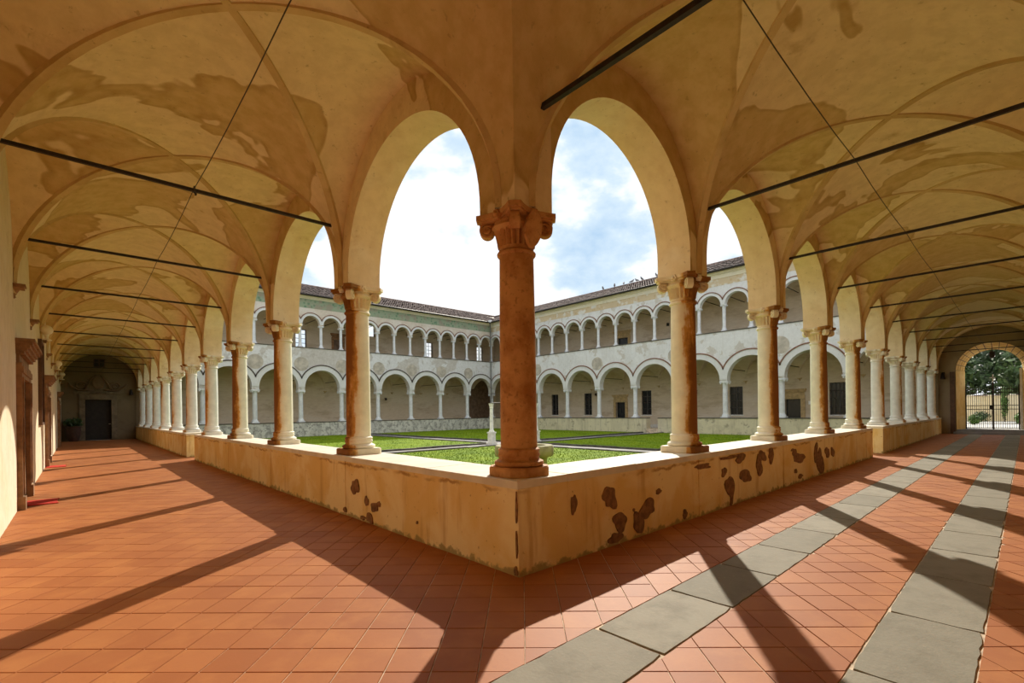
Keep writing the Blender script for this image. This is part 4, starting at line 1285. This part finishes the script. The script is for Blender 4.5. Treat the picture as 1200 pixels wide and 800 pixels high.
# brown board on the wall between the doorways
t = tag(empty('notice_board', (WX, 17.9, 2.45)), 'tall brown framed board hung on the wall between two doorways', 'board')
MB().box((0, -.55, -1.05), (.035, .55, 1.05)).build('panel', M['woodfar'], t)
mb = MB()
for a, b in (((.0, -.62, -1.12), (.075, -.55, 1.12)), ((0, .55, -1.12), (.075, .62, 1.12)), ((0, -.55, 1.05), (.075, .55, 1.12)), ((0, -.55, -1.12), (.075, .55, -1.05))): mb.box(a, b)
mb.build('frame', M['wood'], t)
# spotlights where the arcades meet the end walls
def spot(loc, rz, label):
    t = tag(empty('spotlight', loc, rz), label, 'spotlight', 'spotlights on the end walls')
    mb = MB(); mb.box((-.06, -.025, -.02), (.06, 0, .16)); mb.tube([(0, 0, .05), (0, -.17, .05)], .02, 8); mb.build('bracket', M['iron'], t)
    mb = MB(); mb.tube([(0, -.17, .10), (0, -.2, -.02), (0, -.25, -.22)], [.06, .085, .11], 12); mb.build('housing', M['iron'], t, 40)
spot((2.72, EY, 3.2), 0, 'black spotlight on the end wall beside the last column and dark doorway')
spot((EX, 3.05, 3.2), -PI / 2, 'black spotlight on the end wall beside the last column and iron gate')
for k, lab in ((2, 'small black spotlight under the loggia vault, back wall, right of the green frieze middle'),): pass
def small_lamp(P, s, z, label, group):
    p = P(s, 0, z); q = P(s, -.28, z - .05)
    t = tag(empty('spotlight', p), label, 'spotlight', group)
    v = Vector(q) - Vector(p)
    MB().tube([(0, 0, 0), v], .03, 6).build('bracket', M['iron'], t)
    MB().tube([v + Vector((0, 0, .08)), v + Vector((0, 0, -.16))], [.09, .12], 10).build('housing', M['iron'], t)
small_lamp(PBL, 23.2, 3.05, 'small black lamp on the lower loggia wall under the green frieze', 'lamps in the far loggias')
small_lamp(PBR, 28.85, 3.2, 'small black lamp beside the barred window of the lower loggia', 'lamps in the far loggias')
small_lamp(PBR, 18.55, 3.05, 'small black lamp on the lower loggia wall near the court steps', 'lamps in the far loggias')
small_lamp(PBR, 21.0, 9.0, 'small black lamp on the upper loggia wall under the tan frieze', 'lamps in the far loggias')
# open door leaf folded against the wall beside the gate passage
t = tag(empty('door_leaf', (EX - .02, GC + GR1 + .04, 0)), 'dark wooden door leaf folded open beside the gate passage', 'door')
MB().box((-.07, 0, .02), (0, .2, 3.35)).build('leaf_board', M['wood'], t)
for z in (.5, 1.7, 2.9): MB().box((-.085, .02, z), (-.07, .18, z + .12)).build('batten', M['wood'], t)

# potted plant by the end doorway
t = tag(empty('potted_plant', (-.16, EY - .58, 0)), 'big dark terracotta pot with a leafy plant beside the dark doorway', 'potted plant')
MB().lathe([(.20, 0), (.24, .06), (.33, .35), (.37, .65), (.35, .85), (.38, .88), (.38, .95), (.33, .95), (.31, .85)], 24).build('pot', M['pot'], t, 40)
def foliage(rx, ry, rz_, n, size, centre=(0, 0, 0), shell=.55):
    mb = MB()
    for _ in range(n):
        while True:
            d = Vector((random.gauss(0, 1), random.gauss(0, 1), random.gauss(0, 1)))
            if d.length > .1: break
        d.normalize(); k = random.uniform(shell, 1)
        p = Vector((centre[0] + d.x * rx * k, centre[1] + d.y * ry * k, centre[2] + d.z * rz_ * k))
        a = Vector((random.gauss(0, 1), random.gauss(0, 1), random.gauss(0, 1))).normalized(); b = a.orthogonal().normalized()
        s = size * random.uniform(.6, 1.3)
        mb.poly([p - a * s, p + b * s * .45, p + a * s, p - b * s * .45])
    return mb
tag(foliage(.50, .42, .28, 500, .10, (0, 0, 1.2), .2).build('foliage', M['leaf'], t), kind='stuff')
MB().tube([(0, 0, .8), (.02, 0, 1.1)], .04, 8).build('stem', M['bark'], t)

# ---- iron gate
GX = 36.08
t = tag(empty('iron_gate', (GX, GC, PZ)), 'black wrought iron double gate with vertical bars and a pale cross finial', 'gate')
ht = GZS - PZ
for k in range(25):
    y = -GR2 + .15 + (2 * GR2 - .19) * k / 24
    top = 2.30 if abs(y) > .1 else 2.45
    MB().tube([(0, y, .04), (0, y, top)], .012, 6).build('bar', M['iron'], t)
for z in (.05, .28, 1.25, 1.05, 1.95, 2.12): MB().box((-.018, -GR2 + .11, z), (.018, GR2 - .01, z + .035)).build('rail', M['iron'], t)
MB().box((-.03, -.035, .0), (.03, .035, 2.5)).build('meeting_stile', M['iron'], t)
for y in (-GR2 + .13, GR2 - .03): MB().box((-.025, y - .025, 0), (.025, y + .025, 2.35)).build('hanging_stile', M['iron'], t)
MB().box((-.04, -.02, 1.05), (.04, .14, 1.28)).build('lock_box', M['iron'], t)
mb = MB(); mb.box((-.015, -.02, 2.5), (.015, .02, 2.95)); mb.box((-.015, -.12, 2.74), (.015, .12, 2.78)); mb.build('cross', M['flash'], t)
o = MB().box((GX - .06, GC - GR2 - .0, PZ), (GX + .06, GC - GR2 + .10, PZ + 3.2)).build('gate_post', M['stone_white']); tag(o, 'pale stone post holding the hinge side of the iron gate', 'post')
# hanging lantern in the passage
t = tag(empty('hanging_lantern', (35.6, GC, 4.4)), 'dark hanging lantern under the passage arch above the gate', 'lantern')
MB().tube([(0, 0, .3), (0, 0, 0)], .012, 6).build('chain', M['iron'], t)
MB().lathe([(.03, 0), (.13, -.08), (.11, -.34), (.04, -.40)], 6).build('lantern_body', M['iron'], t)

# ---- outside the gate
mb = MB(); mb.box((36.4, -14, -.3), (95, 22, PZ)); structure('ground_outside', mb, M['roadm'])
t = tag(empty('boundary_wall', (54, 1.3, PZ)), 'ochre boundary wall with tiled coping beyond the iron gate', 'wall')
MB().box((0, -14, 0), (.4, 18, 2.05)).build('wall_body', M['outwall'], t)
for k in range(80):
    y = -14 + .4 * k
    MB().box((-.09, y + .01, 2.05 + .015 * (k % 2)), (.5, y + .39, 2.13 + .015 * (k % 2))).build('coping_tile', M['roof'] if k % 3 else M['coping'], t)
def tree(loc, h, rx, label, n=2600, m='leaf_tree', size=.32):
    t = tag(empty('tree', loc), label, 'tree', 'trees beyond the boundary wall')
    MB().tube([(0, 0, 0), (.1, .05, h * .4), (0, 0, h * .7)], [.22, .17, .08], 8).build('trunk', M['bark'], t, 180)
    tag(foliage(rx, rx, h * .42, n, size, (0, 0, h * .56), .35).build('foliage', M[m], t), kind='stuff')
tree((58.5, 5.0, PZ), 7.5, 2.4, 'dark leafy tree above the boundary wall, beside the passage jamb')
tree((63, 1.2, PZ), 9.5, 2.6, 'tall dark leafy tree above the boundary wall, behind the gate cross')
tree((58, -.4, PZ), 7.0, 2.1, 'dark leafy tree above the boundary wall, towards the gate post')
tree((70, 5.5, PZ), 11, 3.4, 'far dark tree behind the boundary wall trees')
t = tag(empty('cypress', (52.8, 1.12, PZ)), 'slim green cypress standing against the boundary wall beyond the gate', 'cypress')
MB().tube([(0, 0, 0), (0, 0, 1.2)], .05, 6).build('trunk', M['bark'], t)
tag(foliage(.22, .22, 1.35, 900, .08, (0, 0, 1.45), .3).build('foliage', M['leaf_hi'], t), kind='stuff')
for (x, y, r, h, lab) in ((51.5, 2.35, .62, .42, 'low rounded green bush before the boundary wall beside the cypress'), (44, 2.35, .32, .35, 'small pale green bush at the gate jamb outside'), (46, .25, .3, .4, 'small green bush outside beside the gate post')):
    t = tag(empty('bush', (x, y, PZ)), lab, 'bush', 'bushes outside the gate')
    MB().tube([(0, 0, 0), (0, 0, h * .6)], .03, 6).build('stem', M['bark'], t)
    tag(foliage(r, r, h, 700, .07, (0, 0, h), .3).build('foliage', M['leaf_hi'] if x < 50 else M['leaf'], t), kind='stuff')

# ---- court furniture
WC = (18.85, 20.35)
t = tag(empty('well_frame', (WC[0], WC[1], ZG)), 'two slim pale stone posts carrying an iron bar at the middle of the court', 'well frame')
for (dx, dy) in ((-1.35, .42), (1.40, -.44)):
    mb = MB(); mb.prism([(dx + x, dy + y) for x, y in chamfer_square(.24, .04)], -.05, .12); mb.build('post_step', M['stone_white'], t)
    p = MB(); p.prism([(dx + x, dy + y) for x, y in chamfer_square(.17, .02)], .12, .62); p.prism([(dx + x, dy + y) for x, y in chamfer_square(.2, .02)], .62, .70); p.build('pedestal', M['stone_white'], t)
    q = MB().lathe([(.15, .70), (.16, .74), (.11, .82), (.105, 1.4), (.09, 2.05), (.12, 2.08), (.09, 2.12), (.14, 2.25), (.16, 2.33)], 16)
    q.v = [(x + dx, y + dy, z) for x, y, z in q.v]; q.build('post_shaft', M['stone_white'], t, 40)
mb = MB(); mb.tube([(-1.35, .42, 2.36), (1.40, -.44, 2.36)], .03, 6); mb.build('crossbar', M['iron'], t)
t = tag(empty('wellhead', (WC[0], WC[1], ZG)), 'round stone wellhead between the two slim posts', 'wellhead')
MB().lathe([(.75, -.05), (.75, .1), (.6, .1), (.58, .6), (.66, .66), (.66, .78), (.5, .78), (.5, .3)], 28).build('well_ring', M['stone_white'], t, 30)
# round stone basin on the near lawn
BD = 13.2; bq = Vector(((613 - 600) / F_PX, 1, 0)); bw = Rm.transposed() @ bq
t = tag(empty('stone_basin', (9.28, 9.60, ZG)), 'round mossy stone basin on the near lawn behind the corner column', 'basin')
MB().lathe([(.64, .02), (.64, .5), (.66, .58)], 32).build('drum', M['basin'], t, 40)
MB().lathe([(.66, .58), (.80, .60), (.83, .65), (.83, .86), (.80, .90), (.62, .90), (.58, .86), (.55, .70), (.02, .68)], 36).build('rim', M['basin'], t, 40)

# drainpipe in the far corner with bright flashing at its head
t = tag(empty('drainpipe', (XF - T - .26, YF - T - .26, 0)), 'grey downpipe in the far corner between the two loggia fronts', 'drainpipe')
MB().tube([(0, 0, 2.3), (0, 0, 10.9), (-.12, -.12, 11.2), (-.25, -.25, 11.4)], .065, 8).build('pipe', M['pipe'], t, 60)
MB().tube([(.0, .0, 2.3), (.05, .05, .2), (.05, .05, -.2)], .06, 8).build('pipe_foot', M['pipe'], t, 60)
MB().prism([(-.42, -.42), (-.1, -.42), (-.1, -.1), (-.42, -.1)], 11.38, 11.62).build('hopper', M['flash'], t)
for z in (3.0, 5.2, 7.4, 9.6): MB().tube([(0, 0, z), (0, 0, z + .08)], .085, 8).build('pipe_clip', M['pipe'], t)

# pigeons on the ridge of the tan frieze roof
rnd = random.Random(3)
for i, y in enumerate((28.65, 27.26, 26.18, 25.32, 24.76, 24.12, 22.62)):
    t = tag(empty('pigeon', (XF + 4.6, y + rnd.uniform(-.05, .05), 13.62), rnd.uniform(0, 6.28)), 'grey pigeon perched on the roof ridge above the tan frieze', 'pigeon', 'pigeons on the roof ridge')
    mb = MB(); mb.tube([(-.30, 0, .06), (-.16, 0, .10), (0, 0, .15), (.10, 0, .19), (.14, 0, .27), (.17, 0, .31), (.22, 0, .31)], [.015, .06, .095, .085, .05, .045, .01], 8); mb.build('body', M['feather'], t, 180)
    for sg in (-1, 1): MB().tube([(.02, sg * .03, -.04), (.02, sg * .03, .1)], .012, 5).build('leg', M['doorstone'], t)
